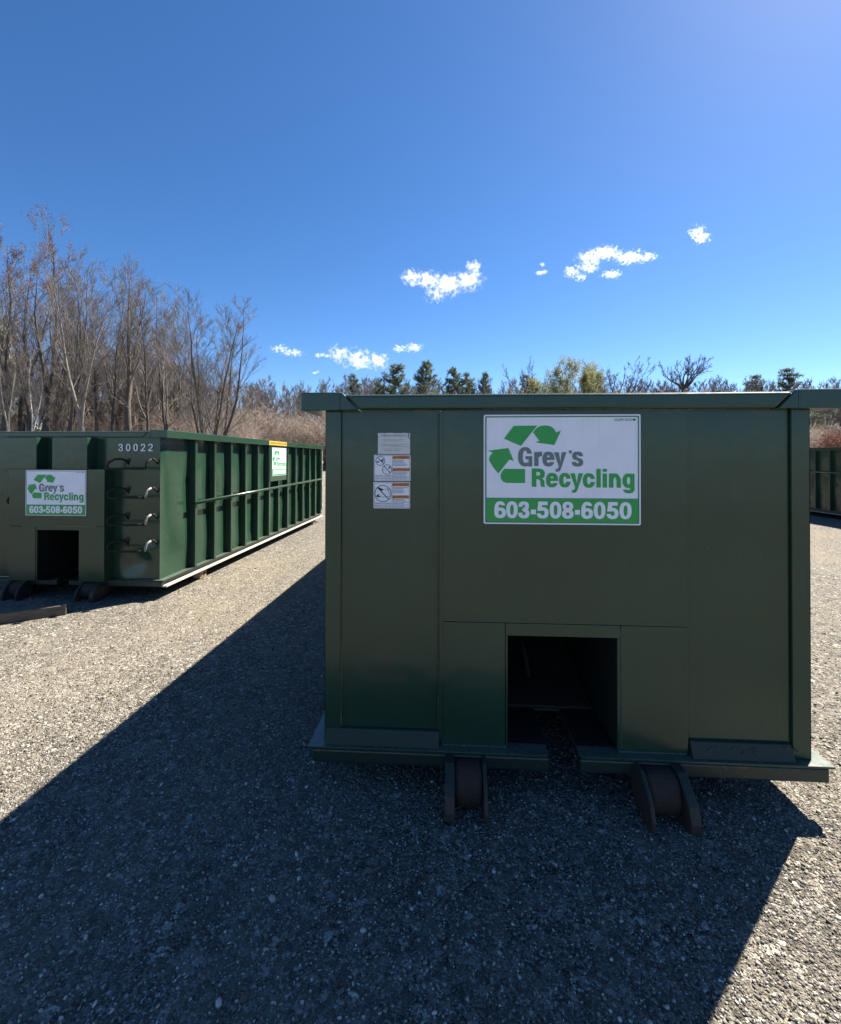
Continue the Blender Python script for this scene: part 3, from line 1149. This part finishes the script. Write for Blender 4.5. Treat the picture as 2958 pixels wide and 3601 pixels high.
# lower box that stands proud of the wall
q = MB()
for a, b, c, d, y in ((BX0, BX1, sz, BZ, 0.0), (BX0, -.2125, dz0, sz - .004, .002), (ldx1, BX1, dz0, sz - .004, .002), (-.2065, ldx1 - .0006, ldz, sz - .004, .004), (-.2065, ldx0, dz0, ldz - .0006, .004)):
    q.box(a, b, BY + y, BY + .014, c, d)
q.build('center_panel', M['paint'], left, .002)
q = MB()
q.box(BX0 + .002, BX0 + .012, BY + .0145, .02, dz0, BZ - .001)
q.box(BX1 - .012, BX1 - .002, BY + .0145, .02, dz0, BZ - .001)
q.box(BX0 + .0125, BX1 - .0125, BY + .0145, .02, BZ - .012, BZ - .001)
q.build('center_box', M['paint'], left)
for a, b in ((-.66, -.21), (-.03, .37)):
    q = MB()
    q.box(a, b, BY + .004, .02, BZ + .001, Z_B - .001)
    q.build('upper_post', M['paint'], left, .005)
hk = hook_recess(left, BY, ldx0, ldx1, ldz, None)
lb = [(-W - FO + .02, -.10), (.02, W + FO - .02)]
roller(left, -.56, -.36, True)
roller(left, .29, .50, False)
q = MB()
q.box(-.64, -.62, -.03, .0, 1.10, 1.13)
q.tube([(-.64, -.03, 1.10), (-.64, -.05, 1.06), (-.62, -.05, 1.04)], .012, 8)
q.build('hook_stub', M['rust'], left, smooth=False)
make_sign(left, on_plane(BY - .0055, .025, 1.169, .692, .494))
# rungs: bent bars welded to the wall at both ends
for k, (z, worn) in enumerate(((1.43, False), (1.115, True), (.825, True), (.54, True))):
    q = MB()
    yo = -.135
    dz = rw.uniform(-.012, .012)
    pts = [(.735, .01, z + .045), (.725, -.03, z + .09), (.70, -.07, z + .108), (.655, -.11, z + .105), (.605, yo, z + .07), (.59, yo, z + .03), (.605, yo, z + .006), (.64, yo, z),
           (.83, yo, z + dz), (1.02, yo, z + .004)]
    q.tube(pts, .0115, 8)
    rg = q.build('ladder_rung', M['recess'], left, smooth=True)
    q = MB()
    q.tube([(1.024, yo, z + .004), (1.03, yo, z + .05), (1.035, -.12, z + .085), (1.055, -.085, z + .108)], .0118, 8)
    q.build('rung_bend', M['worn_steel'] if worn else M['recess'], rg, smooth=True)
    q = MB()
    q.tube([(1.056, -.082, z + .109), (1.066, -.05, z + .105), (1.07, -.02, z + .075), (1.07, .01, z + .05)], .0115, 8)
    q.build('rung_end', M['recess'], rg, smooth=True)
# stencilled number
F = Flat(lambda x, y, d: Vector((x, -.0035 - d, y)))
num = []
x = .622
for ch in '30022':
    num += [[(a, 1.707 - (b - 0)) for a, b in lp] for lp in glyph(ch, x, x + .052, 0, .082, .058)]
    x += .086
F.fill('stencil_number', num, M['number_white'], left, 0.004)
# panel with a second sign on the long side, and the caution strip above it
q = MB()
q.box(W + .0785, W + .085, 2.955, 3.765, 1.142, Z_B - .004)
sp = q.build('sign_backing', M['paint'], left, .001)
make_sign(left, lambda u, v, d: Vector((W + .0895 + d, 3.028 + u * .705, 1.737 - v * .503)))
q = MB()
q.sheet(1, 1, lambda u, v: (W + OS + .0022, 2.86 + u * .86, Z_B + .006 + v * (Z_T - Z_B - .012)))
cs = q.build('caution_strip', M['yellow'], left)
F = Flat(lambda x, y, d: Vector((W + OS + .0022 + d, 2.86 + x, Z_T - .006 - y)))
F.fill('lettering', text_loops('CAUTION', .04, .27, .018, .056) + text_loops('CAUTION', .33, .56, .018, .056) + text_loops('CAUTION', .62, .83, .018, .056), M['ink'], cs, .0015)
F.fill('stripe', [[(.295, .0), (.305, 0), (.305, .073), (.295, .073)], [(.585, 0), (.595, 0), (.595, .073), (.585, .073)]], M['ink'], cs, .0015)

# --- the dumpster far on the right, whose shaded side we see
right = dumpster((11.06, 8.9, 0), 'dark shaded green dumpster beyond the right edge of the nearest one', {'seed': 9, 'rail_z': 1.17})
q = MB()
q.box(-W + .001, W - .001, 0, .02, Z_P + .001, Z_B)
q.build('front_panel', M['paint'], right)

# ------------------------------------------------------------------ timber on the ground
t = MB()
L = 1.5
t.sheet(1, 1, lambda u, v: (0, 0, 0)) if False else None
t.box(-L, 0, -.05, .05, .0, .095)
bo = t.build('timber_beam', M['wood'], None, .006)
bo.location = (-3.80, 4.42, .002)
bo.rotation_euler = (0, 0, R(37))
tag(bo, 'weathered square timber lying on the gravel before the left dumpster', 'timber beam')


# ------------------------------------------------------------------ trees
class TB:
    """tree builder: tubes for wood, thin blades for the finest twigs"""
    def __init__(self, seed):
        self.r = np.random.default_rng(seed)
        self.v, self.q, self.t = [], [], []
        self.n = 0
        self.bl = []

    def tube(self, pts, rad, n):
        pts = np.asarray(pts)
        d = np.gradient(pts, axis=0)
        d /= np.linalg.norm(d, axis=1)[:, None] + 1e-9
        ref = np.array([.31, .77, .55])
        u = np.cross(d, ref)
        u /= np.linalg.norm(u, axis=1)[:, None] + 1e-9
        w = np.cross(d, u)
        a = np.arange(n) * 2 * np.pi / n
        ring = pts[:, None] + (u[:, None] * np.cos(a)[None, :, None] + w[:, None] * np.sin(a)[None, :, None]) * np.asarray(rad)[:, None, None]
        m_ = len(pts)
        idx = np.arange(m_ * n).reshape(m_, n) + self.n
        nx = np.roll(idx, -1, 1)
        self.q.append(np.stack([idx[:-1], nx[:-1], nx[1:], idx[1:]], -1).reshape(-1, 4))
        self.v.append(ring.reshape(-1, 3))
        self.n += m_ * n

    def blades(self, base, tip, width):
        """triangles from base to tip, with a random side"""
        d = tip - base
        s = np.cross(d, self.r.normal(size=d.shape))
        s /= np.linalg.norm(s, axis=1)[:, None] + 1e-9
        s = s * (np.asarray(width).reshape(-1, 1) * .5)
        k = len(base)
        self.v.append(np.stack([base - s, base + s, tip], 1).reshape(-1, 3))
        self.t.append(np.arange(k * 3).reshape(k, 3) + self.n)
        self.n += 3 * k

    def mesh(self, name, mat, parent):
        return np_mesh(name, np.concatenate(self.v), [np.concatenate(x) for x in (self.q, self.t) if x], mat, parent)


def walk(r, p, d, length, k, wander, lift):
    pts = [np.array(p, float)]
    d = np.array(d, float)
    d /= np.linalg.norm(d)
    for _ in range(k):
        d = d + r.normal(0, wander, 3) + np.array([0, 0, lift])
        d /= np.linalg.norm(d)
        pts.append(pts[-1] + d * length / k)
    return np.array(pts)


def at(pts, t):
    s = t * (len(pts) - 1)
    i = min(int(s), len(pts) - 2)
    d = pts[i + 1] - pts[i]
    return pts[i] + d * (s - i), d / (np.linalg.norm(d) + 1e-9)


def fork(r, d, ang):
    s = np.cross(d, r.normal(size=3))
    s /= np.linalg.norm(s) + 1e-9
    return d * math.cos(ang) + s * math.sin(ang)


def bare_tree(name, seed, h, stems, spread, r0, twig=1.0, low=.3, n1=15, n2=7, n3=8, n4=3, bud=False, bark_m='bark', twig_m='twig', leaves=None, lean=0.0, widen=1.0, fork_at=0.0, wob=.05):
    """returns an Empty with a trunk and a crown, of height about h"""
    r = np.random.default_rng(seed)
    root = bpy.data.objects.new(name, None)
    C.objects.link(root)
    tr, cr, lf = TB(seed), TB(seed + 1), TB(seed + 2)
    starts = []
    if fork_at:
        tk = walk(r, (0, 0, -.3), (lean, 0, 1), h * fork_at, 5, .03, .05)
        tr.tube(tk, np.linspace(r0 * 1.25, r0 * 1.0, 6), 9)
        starts = [(tk[-1] - np.array([0, 0, .06]), (tk[-1] - tk[-2]))] * stems
        rem = h * (1 - fork_at)
    else:
        starts = [(np.array([r.normal(0, .1) * (stems > 1), r.normal(0, .1) * (stems > 1), -.3]), np.array([lean, 0, 1.0]))] * stems
        rem = h
    twb, twt, tww = [], [], []
    tips = []
    for s in range(stems):
        p, d = starts[s]
        d = np.asarray(d, float) / np.linalg.norm(d)
        dd = fork(r, d, spread * r.uniform(.5, 1.2)) if stems > 1 else d
        hs = rem * r.uniform(.8, 1.0) if s else rem
        st = walk(r, p, dd, hs, 12, wob, .045)
        rs_ = r0 * (1.0 if stems == 1 else r.uniform(.55, .8))
        rad = rs_ * 1.02 * (1 - np.linspace(0, 1, 13)) ** 1.15 + .012
        tr.tube(st, rad, 8)
        for i in range(n1):
            t = low + (1 - low) * ((i + r.random()) / n1) ** .85
            p1, d1 = at(st, min(t, .98))
            l1 = hs * r.uniform(.26, .44) * (1.12 - .78 * t) * widen
            b1 = walk(r, p1, fork(r, d1, r.uniform(.38, .72)), l1, 6, wob * 1.2, .07)
            q1 = max(.010, rs_ * (1 - t) ** .9 * .42)
            cr.tube(b1, np.linspace(q1, .009 * twig, 7), 5)
            for j in range(n2):
                t2 = r.uniform(.2, 1)
                p2, d2 = at(b1, t2)
                l2 = l1 * r.uniform(.28, .5) * (1.15 - .5 * t2)
                b2 = walk(r, p2, fork(r, d2, r.uniform(.3, .65)), l2, 4, wob * 1.2, .07)
                cr.tube(b2, np.linspace(max(.007, q1 * .4) * twig, .006 * twig, 5), 3)
                for k in range(n3):
                    p3, d3 = at(b2, r.uniform(.1, 1))
                    e3 = p3 + (fork(r, d3, r.uniform(.25, .65)) + np.array([0, 0, .22])) * l2 * r.uniform(.3, .65)
                    twb.append(p3)
                    twt.append(e3)
                    tww.append(.014 * twig)
                    for _ in range(n4):
                        a = r.uniform(.2, .9)
                        p4 = p3 + (e3 - p3) * a
                        e4 = p4 + fork(r, (e3 - p3) / (np.linalg.norm(e3 - p3) + 1e-9), r.uniform(.3, .8)) * np.linalg.norm(e3 - p3) * r.uniform(.35, .7)
                        twb.append(p4)
                        twt.append(e4)
                        tww.append(.0095 * twig)
                        tips.append(e4)
    cr.blades(np.array(twb), np.array(twt), np.array(tww))
    tr.mesh('trunk', M[bark_m], root)
    crown = cr.mesh('crown', M[twig_m], root)
    if bud or leaves:
        tp = np.array(tips)
        if bud:
            tp = tp[(tp[:, 2] > h * .72) & (r.random(len(tp)) < .55)]
            sz_ = .08
        else:
            tp = np.repeat(tp, leaves, 0) + r.normal(0, .22, (len(tp) * leaves, 3))
            sz_ = .20
        e = r.normal(size=tp.shape)
        e /= np.linalg.norm(e, axis=1)[:, None]
        lf.blades(tp - e * sz_ * .5, tp + e * sz_ * .5, np.full(len(tp), sz_ * .8))
        lf.mesh('buds' if bud else 'leaves', M['bud'] if bud else M['spring_leaf'], crown)
    return root


def pine(name, seed, h, wide, mat='needle', whorls=18, bare=.12):
    r = np.random.default_rng(seed)
    root = bpy.data.objects.new(name, None)
    C.objects.link(root)
    tr, cr, nd = TB(seed), TB(seed + 1), TB(seed + 2)
    st = walk(r, (0, 0, -.3), (0, 0, 1), h, 10, .02, .05)
    tr.tube(st, np.linspace(.28, .03, 11), 8)
    nb, nt = [], []
    for i in range(whorls):
        t = bare + (1 - bare) * (i + r.uniform(-.3, .3)) / whorls
        t = min(max(t, bare), .985)
        p, d = at(st, t)
        prof = wide * ((1 - t) / .8) ** .85 * min(1.0, .55 + 1.4 * t)
        for k in range(r.integers(4, 7)):
            az = r.uniform(0, 6.283)
            L_ = prof * r.uniform(.5, 1.12) + .3
            dr = np.array([math.cos(az), math.sin(az), r.uniform(.05, .45)])
            b = walk(r, p, dr, L_, 5, .09, .07)
            cr.tube(b, np.linspace(.05, .012, 6), 4)
            for j in range(int(4 + L_ * 3.2)):
                pc, dc = at(b, r.uniform(.28, 1))
                c = pc + r.normal(0, .16, 3)
                nn = 13
                e = r.normal(size=(nn, 3)) + np.array([0, 0, .75]) + dc * .6
                e /= np.linalg.norm(e, axis=1)[:, None]
                nb.append(np.repeat(c[None], nn, 0) + r.normal(0, .07, (nn, 3)))
                nt.append(nb[-1] + e * r.uniform(.28, .55, (nn, 1)))
    nd.blades(np.concatenate(nb), np.concatenate(nt), np.full(sum(len(a) for a in nb), .085))
    tr.mesh('trunk', M['bark'], root)
    crown = cr.mesh('branches', M['bark'], root)
    nd.mesh('needles', M[mat], crown)
    return root


used = set()
tops = {}


def place(proto, px, dist, h, h0, label, cat, group=None, rz=None, squash=1.0):
    if proto.name == 'bare_tree.003':
        squash = 1.3        # the spreading many-stemmed kind
    """stands a copy of a tree at the bearing of photo column px, dist metres off, scaled to height h"""
    if proto.name not in tops:
        tops[proto.name] = max(v.co.z for ch in proto.children for v in ch.data.vertices)
    o = proto if proto.name not in used else copy_tree(proto)
    tops[o.name] = tops[proto.name]
    used.add(proto.name)
    k = (px - 1479) / 1636.4
    o.location = (dist * (-math.sin(YAW) + k * math.cos(YAW)), dist * (math.cos(YAW) + k * math.sin(YAW)), 0)
    s = h / tops[o.name]
    o.scale = (s * squash, s * squash, s)
    o.rotation_euler = (0, 0, random.uniform(0, 6.28) if rz is None else rz)
    tag(o, label, cat, group)
    return o


def hgt(ytop, dist):
    return CAM_H + (1604 - ytop) / 1636.4 * dist


G1 = 'bare trees along the left edge of the yard'
ta = bare_tree('bare_tree', 101, 18, 2, .17, .21, low=.12, n1=19, n2=6, n3=7, bud=True, fork_at=.33)
tb = bare_tree('bare_tree', 202, 18, 3, .17, .20, low=.15, n1=15, n2=6, n3=7, fork_at=.16)
tc = bare_tree('bare_tree', 303, 18, 2, .20, .19, low=.1, n1=18, n2=6, n3=7, fork_at=.28, bark_m='bark_mid')
td = bare_tree('bare_tree', 404, 15, 8, .25, .17, low=.15, n1=12, n4=3)
te = bare_tree('bare_tree', 505, 17, 1, .1, .17, low=.3, n1=32, n2=6, n3=7, lean=.06, widen=.95)
tf = bare_tree('bare_tree', 606, 17, 2, .20, .21, low=.08, n1=19, n2=6, n3=7, fork_at=.38)
birch = bare_tree('birch_tree', 707, 11, 2, .2, .10, low=.3, n1=12, fork_at=.2, bark_m='bark_pale', twig_m='twig')
for pr, px, d, yt, h0, lb, rz in (
        (ta, 20, 30, 655, 18, 'tallest bare tree with red buds at the left edge of the photo', .4),
        (ta, 150, 31, 740, 18, 'red-budded bare tree, second from the left edge, with a twin-stemmed trunk', 2.6),
        (tb, 225, 29, 860, 18, 'multi-stemmed bare grey tree right of the red-budded trees', 1.0),
        (tc, 300, 27, 900, 18, 'bare tree with pale trunk forking low above the left dumpster', .2),
        (te, 375, 30, 870, 17, 'slim single-stemmed bare tree right of the pale forked trunk', 2.0),
        (tf, 455, 29, 850, 17, 'tall bare tree with dark forked trunk and dense fan of twigs', .9),
        (te, 535, 30, 960, 17, 'thin leaning bare tree in front of the olive pines', 5.2),
        (tb, 605, 31, 960, 18, 'bare tree between the dark forked tree and the open-grown one', 3.9),
        (td, 735, 28, 975, 15, 'open-grown bare tree with many stems standing apart at the right end of the row', 1.4),
        (te, -90, 29, 760, 17, 'bare tree just past the left edge of the photo', 4.0)):
    place(pr, px, d, hgt(yt, d), h0, lb, 'tree', G1, rz)
rs4 = random.Random(21)
for i in range(12):
    px = -120 + i * 66 + rs4.uniform(-18, 18)
    d = rs4.uniform(33, 44)
    yt = 790 + max(0, px) * .33 + rs4.uniform(-20, 130)
    place((ta, tb, te, tf, td)[i % 5], px, d, hgt(yt, d), 18, 'bare tree in the second row of the left woods', 'tree', 'second row of bare trees in the left woods')
place(birch, 45, 26, hgt(1160, 26), 11, 'white-barked birch with crooked pale stems near the left edge', 'tree', G1, .3)
place(birch, 95, 28, hgt(1180, 28), 11, 'smaller pale birch with a bent stem above the shed', 'tree', G1, 3.3)
sapl = bare_tree('sapling', 808, 9, 2, .12, .06, low=.25, n1=10, n2=5, n3=6, n4=2)
rs2 = random.Random(4)
for i in range(22):
    px = -60 + i * 39 + rs2.uniform(-15, 15)
    d = rs2.uniform(31, 40)
    place(sapl, px, d, rs2.uniform(6.5, 10.5), 9, 'thin bare sapling among the trunks of the left woods', 'sapling', 'saplings in the left woods')

# pines behind the left trees
p1 = pine('pine_tree', 11, 18, 7.8, 'needle', 26)
p2 = pine('pine_tree', 12, 18, 6.6, 'needle', 26)
p3 = pine('pine_tree', 13, 18, 6.2, 'needle', 19, .25)
p4 = pine('pine_tree', 14, 14, 2.6, 'needle_olive', 16)
for pr, px, d, yt, h0, lb in (
        (p4, 20, 40, 1110, 14, 'olive pine at the left edge behind the birches'),
        (p4, 330, 45, 1165, 14, 'broad olive pine behind the pale forked trunk'),
        (p4, 400, 46, 1190, 14, 'olive pine just right of the broad one behind the forked trunk'),
        (p4, 495, 47, 1215, 14, 'narrow olive pine behind the dark forked tree'),
        (p4, 610, 47, 1262, 14, 'low olive pine left of the open-grown bare tree')):
    place(pr, px, d, hgt(yt, d), h0, lb, 'pine tree', 'pines behind the left trees')
D_ = 1.7039
for pr, px, d, yt, h0, lb, sq in (
        (p3, 740 * D_, 100, 768 * D_, 18, 'small pine above the left corner of the near dumpster rim', .9),
        (p1, 817 * D_, 95, 747 * D_, 18, 'full round-topped dark pine, leftmost of the big pines over the rim', 1.15),
        (p2, 886 * D_, 100, 741 * D_, 18, 'tall dark pine second from left of the big pines over the rim', 1.1),
        (p1, 930 * D_, 103, 751 * D_, 18, 'pointed pine half hidden by brush, right of the tallest pine', .9),
        (p3, 968 * D_, 105, 766 * D_, 18, 'low spreading pine left of the sign, over the rim', 1.0),
        (p2, 1005 * D_, 106, 764 * D_, 18, 'slender pine above the left edge of the sign', .7),
        (p3, 790 * D_, 108, 782 * D_, 18, 'thin pine between the small corner pine and the round-topped one', .8),
        (p3, 1100 * D_, 102, 768 * D_, 18, 'ragged pine left of the yellow-green trees', 1.1),
        (p3, 1228 * D_, 104, 778 * D_, 18, 'low pine right of the yellow-green trees', .8),
        (p3, 1555 * D_, 100, 770 * D_, 18, 'brownish pine left of the taller pine near the right corner', 1.1),
        (p3, 1640 * D_, 98, 750 * D_, 18, 'open-branched pine over the right corner of the rim', 1.2)):
    place(pr, px, d, hgt(yt, d), h0, lb, 'pine tree', 'pines behind the near dumpster', squash=sq)

# single deciduous trees over the rim
yl = bare_tree('budding_tree', 909, 18, 4, .24, .22, twig=2.0, low=.2, n1=12, n2=6, n3=6, n4=3, leaves=3, widen=1.2)
oak = bare_tree('bare_tree', 919, 19, 7, .62, .22, twig=2.2, low=.25, n1=9, n2=5, n3=5, n4=2, fork_at=.70, widen=1.3, wob=.12)
oak2 = bare_tree('bare_tree', 929, 19, 4, .42, .22, twig=2.2, low=.25, n1=8, n2=5, n3=5, n4=2, fork_at=.52, widen=1.2, wob=.11)
place(yl, 1145 * D_, 92, hgt(740 * D_, 92), 18, 'budding yellow-green tree, left one of the pair above the sign', 'tree', 'yellow-green trees above the sign', .5, 1.05)
place(yl, 1195 * D_, 95, hgt(731 * D_, 95), 18, 'taller yellow-green tree, right one of the pair above the sign', 'tree', 'yellow-green trees above the sign', 2.7, 1.05)
G2 = 'bare trees over the near dumpster'
place(oak2, 1087 * D_, 96, hgt(735 * D_, 96), 19, 'bare dark tree left of the yellow-green pair', 'tree', G2, 1.0, .8)
place(oak2, 1280 * D_, 92, hgt(733 * D_, 92), 19, 'wide bare tree with crooked limbs right of the yellow-green pair', 'tree', G2, 2.2, 1.2)
place(oak2, 1345 * D_, 98, hgt(768 * D_, 98), 19, 'small slanting bare tree between two wide bare trees', 'tree', G2, 4.2)
place(oak, 1412 * D_, 90, hgt(728 * D_, 90), 19, 'wide fan-shaped bare tree above the right end of the sign', 'tree', G2, .6, 1.1)

# distant woods, tree by tree
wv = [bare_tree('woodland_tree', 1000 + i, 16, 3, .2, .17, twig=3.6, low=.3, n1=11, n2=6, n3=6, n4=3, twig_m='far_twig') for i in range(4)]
rs3 = random.Random(8)
for i in range(150):
    px = 560 + i * 17.7 + rs3.uniform(-14, 14)
    d = rs3.uniform(92, 135)
    if px < 1150:
        top = 1282 + (px - 560) * .10 + rs3.uniform(-15, 45)
    else:
        top = 1322 + rs3.uniform(-18, 30)
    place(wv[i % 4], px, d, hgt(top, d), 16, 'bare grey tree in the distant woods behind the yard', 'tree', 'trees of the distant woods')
for i in range(30):
    px = -250 + i * 33 + rs3.uniform(-14, 14)
    d = rs3.uniform(55, 75)
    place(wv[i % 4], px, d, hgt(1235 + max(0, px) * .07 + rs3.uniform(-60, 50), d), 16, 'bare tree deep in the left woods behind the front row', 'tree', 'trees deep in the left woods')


# brush: tangles of stems that nobody could count
def brush(name, mat, n, px0, px1, d0, d1, hfun, label, w=.05, clump=1.0):
    b = TB(int(px0 + 1077))
    r = b.r
    px = r.uniform(px0, px1, n)
    d = r.uniform(d0, d1, n)
    ok = ~((px > 40) & (px < 150) & (d < 47))          # a clearing in front of the shed
    px, d = px[ok], d[ok]
    n = len(px)
    k = (px - 1479) / 1636.4
    gx = d * (-math.sin(YAW) + k * math.cos(YAW))
    gy = d * (math.cos(YAW) + k * math.sin(YAW))
    hh = hfun(px, gx, gy) * r.uniform(.25, 1.0, n) ** .7
    z0 = hh * r.uniform(0, .85, n)
    ln = r.uniform(.5, 1.9, n) * clump
    base = np.stack([gx, gy, z0], 1)
    e = r.normal(0, .8, (n, 3))
    e[:, 2] = np.abs(e[:, 2]) + .12
    e /= np.linalg.norm(e, axis=1)[:, None]
    tip = base + e * ln[:, None]
    b.blades(base, tip, r.uniform(.5, 1.5, n) * w * d / 60)
    o = b.mesh(name, M[mat], None)
    return tag(o, label, 'brush', kind='stuff')


def lump(gx, gy, a, b):
    return a + b * (np.sin(gx * .35 + 1.3) * np.sin(gy * .29) + .6 * np.sin(gx * .9 + gy * .5) + .4 * np.sin(gx * 1.9 - gy))


brush('left_brush', 'brush', 110000, -300, 900, 32, 50, lambda p, gx, gy: np.clip(lump(gx, gy, 6.2, .9), 1.5, 10), 'tangle of brown leafless brush under the left trees', .045)
brush('back_brush', 'brush', 90000, 620, 1500, 58, 85, lambda p, gx, gy: np.clip(lump(gx, gy, 9.5, 1.0) - np.clip((p - 900) / 500, 0, 1) * 1.5, 2, 13), 'wall of brown leafless brush behind the left dumpster', .07, 1.3)
brush('middle_brush', 'brush', 90000, 1450, 2700, 80, 96, lambda p, gx, gy: np.clip(lump(gx, gy, 15.6, .9), 3, 18.5), 'tan brush rising just over the near dumpster rim', .06, 1.4)
brush('right_brush', 'brush', 45000, 2600, 3300, 62, 84, lambda p, gx, gy: np.clip(lump(gx, gy, 7.2, .6), 2, 10), 'brown brush in the gap above the right dumpster', .06, 1.2)
brush('reddish_brush', 'brush_red', 9000, 2890, 3150, 58, 62, lambda p, gx, gy: np.clip(lump(gx, gy, 6.4, .5), 2, 9), 'patch of reddish brush above the right dumpster', .06, 1.0)

# ------------------------------------------------------------------ shed in the left woods
shx, shd = 96, 46
k = (shx - 1479) / 1636.4
shed = empty('shed', (shd * (-math.sin(YAW) + k * math.cos(YAW)), shd * (math.cos(YAW) + k * math.sin(YAW)), 0), 'small cream shed half hidden behind trunks at the far left', 'shed', rz=.35)
q = MB()
q.box(-1.3, 1.3, -1.5, 1.5, 0, 4.3)
q.build('wall', M['shed_wall'], shed)
q = MB()
q.prism([(-1.55, 4.75), (-1.55, 4.95), (1.55, 4.50), (1.55, 4.3)], 'y', -1.75, 1.75)
q.build('roof', M['shed_roof'], shed, .01)
q = MB()
q.box(-.3, .5, -1.53, -1.501, 0.0, 2.05)
q.build('door', M['bark_pale'], shed)


# ------------------------------------------------------------------ clouds
def cloud(label, blobs, dist, seed):
    """blobs: (px, py, rx, ry) in photo pixels; a real volume hanging dist metres off"""
    S = dist / 1636.4
    cx = sum(b[0] for b in blobs) / len(blobs)
    cy = sum(b[1] for b in blobs) / len(blobs)
    kx, ky = (cx - 1479) / 1636.4, (1599.1 - cy) / 1636.4
    pos = Vector((0, 0, CAM_H)) + (fwd + rt * kx + up * ky) * dist
    loc = [((b[0] - cx) * S, (cy - b[1]) * S, b[2] * S, b[3] * S) for b in blobs]
    m_ = 1.7
    x0, x1 = min(b[0] - b[2] * m_ for b in loc), max(b[0] + b[2] * m_ for b in loc)
    z0, z1 = min(b[1] - b[3] * m_ for b in loc), max(b[1] + b[3] * m_ for b in loc)
    dy = max(b[3] for b in loc) * 1.6
    q = MB()
    q.box(x0, x1, -dy, dy, z0, z1)
    kk = N('cloud_vapour')
    kk.t.nodes.remove(kk.b)
    out = kk.t.nodes['Material Output']
    v = kk.tc.outputs['Object']
    mx = None
    size = sum(b[3] for b in loc) / len(loc)
    # wind-torn coordinates
    nz = kk.n('TexNoise')
    nz.inputs['Scale'].default_value = 1.2 / size
    nz.inputs['Detail'].default_value = 2
    kk.l(v, nz.inputs['Vector'])
    sb = kk.n('VectorMath', operation='SUBTRACT')
    kk.l(nz.outputs['Color'], sb.inputs[0])
    sb.inputs[1].default_value = (.5, .5, .5)
    scl = kk.n('VectorMath', operation='SCALE')
    kk.l(sb.outputs[0], scl.inputs[0])
    scl.inputs['Scale'].default_value = size * 3.6
    wv_ = kk.n('VectorMath', operation='ADD')
    kk.l(v, wv_.inputs[0])
    kk.l(scl.outputs[0], wv_.inputs[1])
    for (bx, bz, rx, rz) in loc:
        s_ = kk.n('VectorMath', operation='SUBTRACT')
        kk.l(wv_.outputs[0], s_.inputs[0])
        s_.inputs[1].default_value = (bx, 0, bz)
        d_ = kk.n('VectorMath', operation='MULTIPLY')
        kk.l(s_.outputs[0], d_.inputs[0])
        d_.inputs[1].default_value = (1 / rx, 1 / (dy * .62), 1 / rz)
        ln = kk.n('VectorMath', operation='LENGTH')
        kk.l(d_.outputs[0], ln.inputs[0])
        f = kk.math('SUBTRACT', 1.0, ln.outputs['Value'])
        mx = f if mx is None else kk.math('MAXIMUM', mx, f)
    n2 = kk.n('TexNoise')
    n2.inputs['Scale'].default_value = 1.9 / size
    n2.inputs['Detail'].default_value = 3
    n2.inputs['Roughness'].default_value = .58
    mp = kk.n('Mapping')
    mp.inputs['Location'].default_value = (seed * 13.7, seed * 5.1, 0)
    kk.l(v, mp.inputs[0])
    kk.l(mp.outputs[0], n2.inputs['Vector'])
    tot = kk.math('ADD', mx, kk.math('MULTIPLY', kk.math('SUBTRACT', n2.outputs[0], .5), 2.5))
    den = kk.ramp(tot, [(0.0, 0.0), (0.3, 0.05), (1.0, 1.0)])
    den = kk.math('MULTIPLY', den, 1.1 / size)
    vol = kk.n('VolumePrincipled')
    vol.inputs['Color'].default_value = (.94, .945, .955, 1)
    vol.inputs['Anisotropy'].default_value = .35
    kk.l(den, vol.inputs['Density'])
    kk.l(vol.outputs[0], out.inputs['Volume'])
    o = q.build('cloud', kk.m)
    fx = Vector((fwd.x, fwd.y, 0)).normalized()
    o.location = pos
    o.rotation_euler = (0, 0, YAW)
    tag(o, label, 'cloud', 'small white clouds')
    return o


cloud('largest white cloud, lobed, left of the sky centre above the sign', [(1450, 975, 42, 20), (1510, 985, 52, 26), (1580, 1000, 62, 36), (1650, 985, 52, 34), (1535, 1035, 40, 20), (1668, 938, 26, 14)], 2200, 1)
cloud('long ragged cloud right of the largest one', [(2080, 905, 52, 22), (2130, 890, 60, 24), (2215, 905, 62, 22), (2280, 903, 30, 10), (2070, 940, 42, 18), (2010, 955, 28, 16), (2040, 975, 22, 9), (2150, 965, 36, 10)], 2200, 2)
cloud('small round cloud at the upper right, highest of all', [(2450, 815, 26, 18), (2470, 835, 26, 20)], 2200, 3)
cloud('tiny cloud wisp between the two big clouds', [(1898, 960, 16, 7), (1914, 956, 14, 6), (1908, 930, 9, 5)], 2200, 4)
cloud('flat tapering cloud just right of the left trees', [(985, 1226, 40, 12), (1030, 1240, 46, 12)], 2600, 5)
cloud('bright low oblong cloud over the near dumpster left corner', [(1195, 1245, 44, 26), (1260, 1258, 58, 28), (1330, 1268, 46, 26), (1265, 1282, 70, 14)], 2600, 6)
cloud('tiny puff left of the bright low oblong cloud', [(1118, 1250, 12, 8), (1134, 1247, 11, 6), (1150, 1252, 14, 4)], 2600, 7)
cloud('small cloud right of and above the bright low oblong cloud', [(1405, 1227, 26, 11), (1455, 1222, 34, 16)], 2600, 8)
cloud('tiny puff low over the left distant woods', [(1106, 1312, 10, 5), (1117, 1308, 8, 4)], 2600, 9)
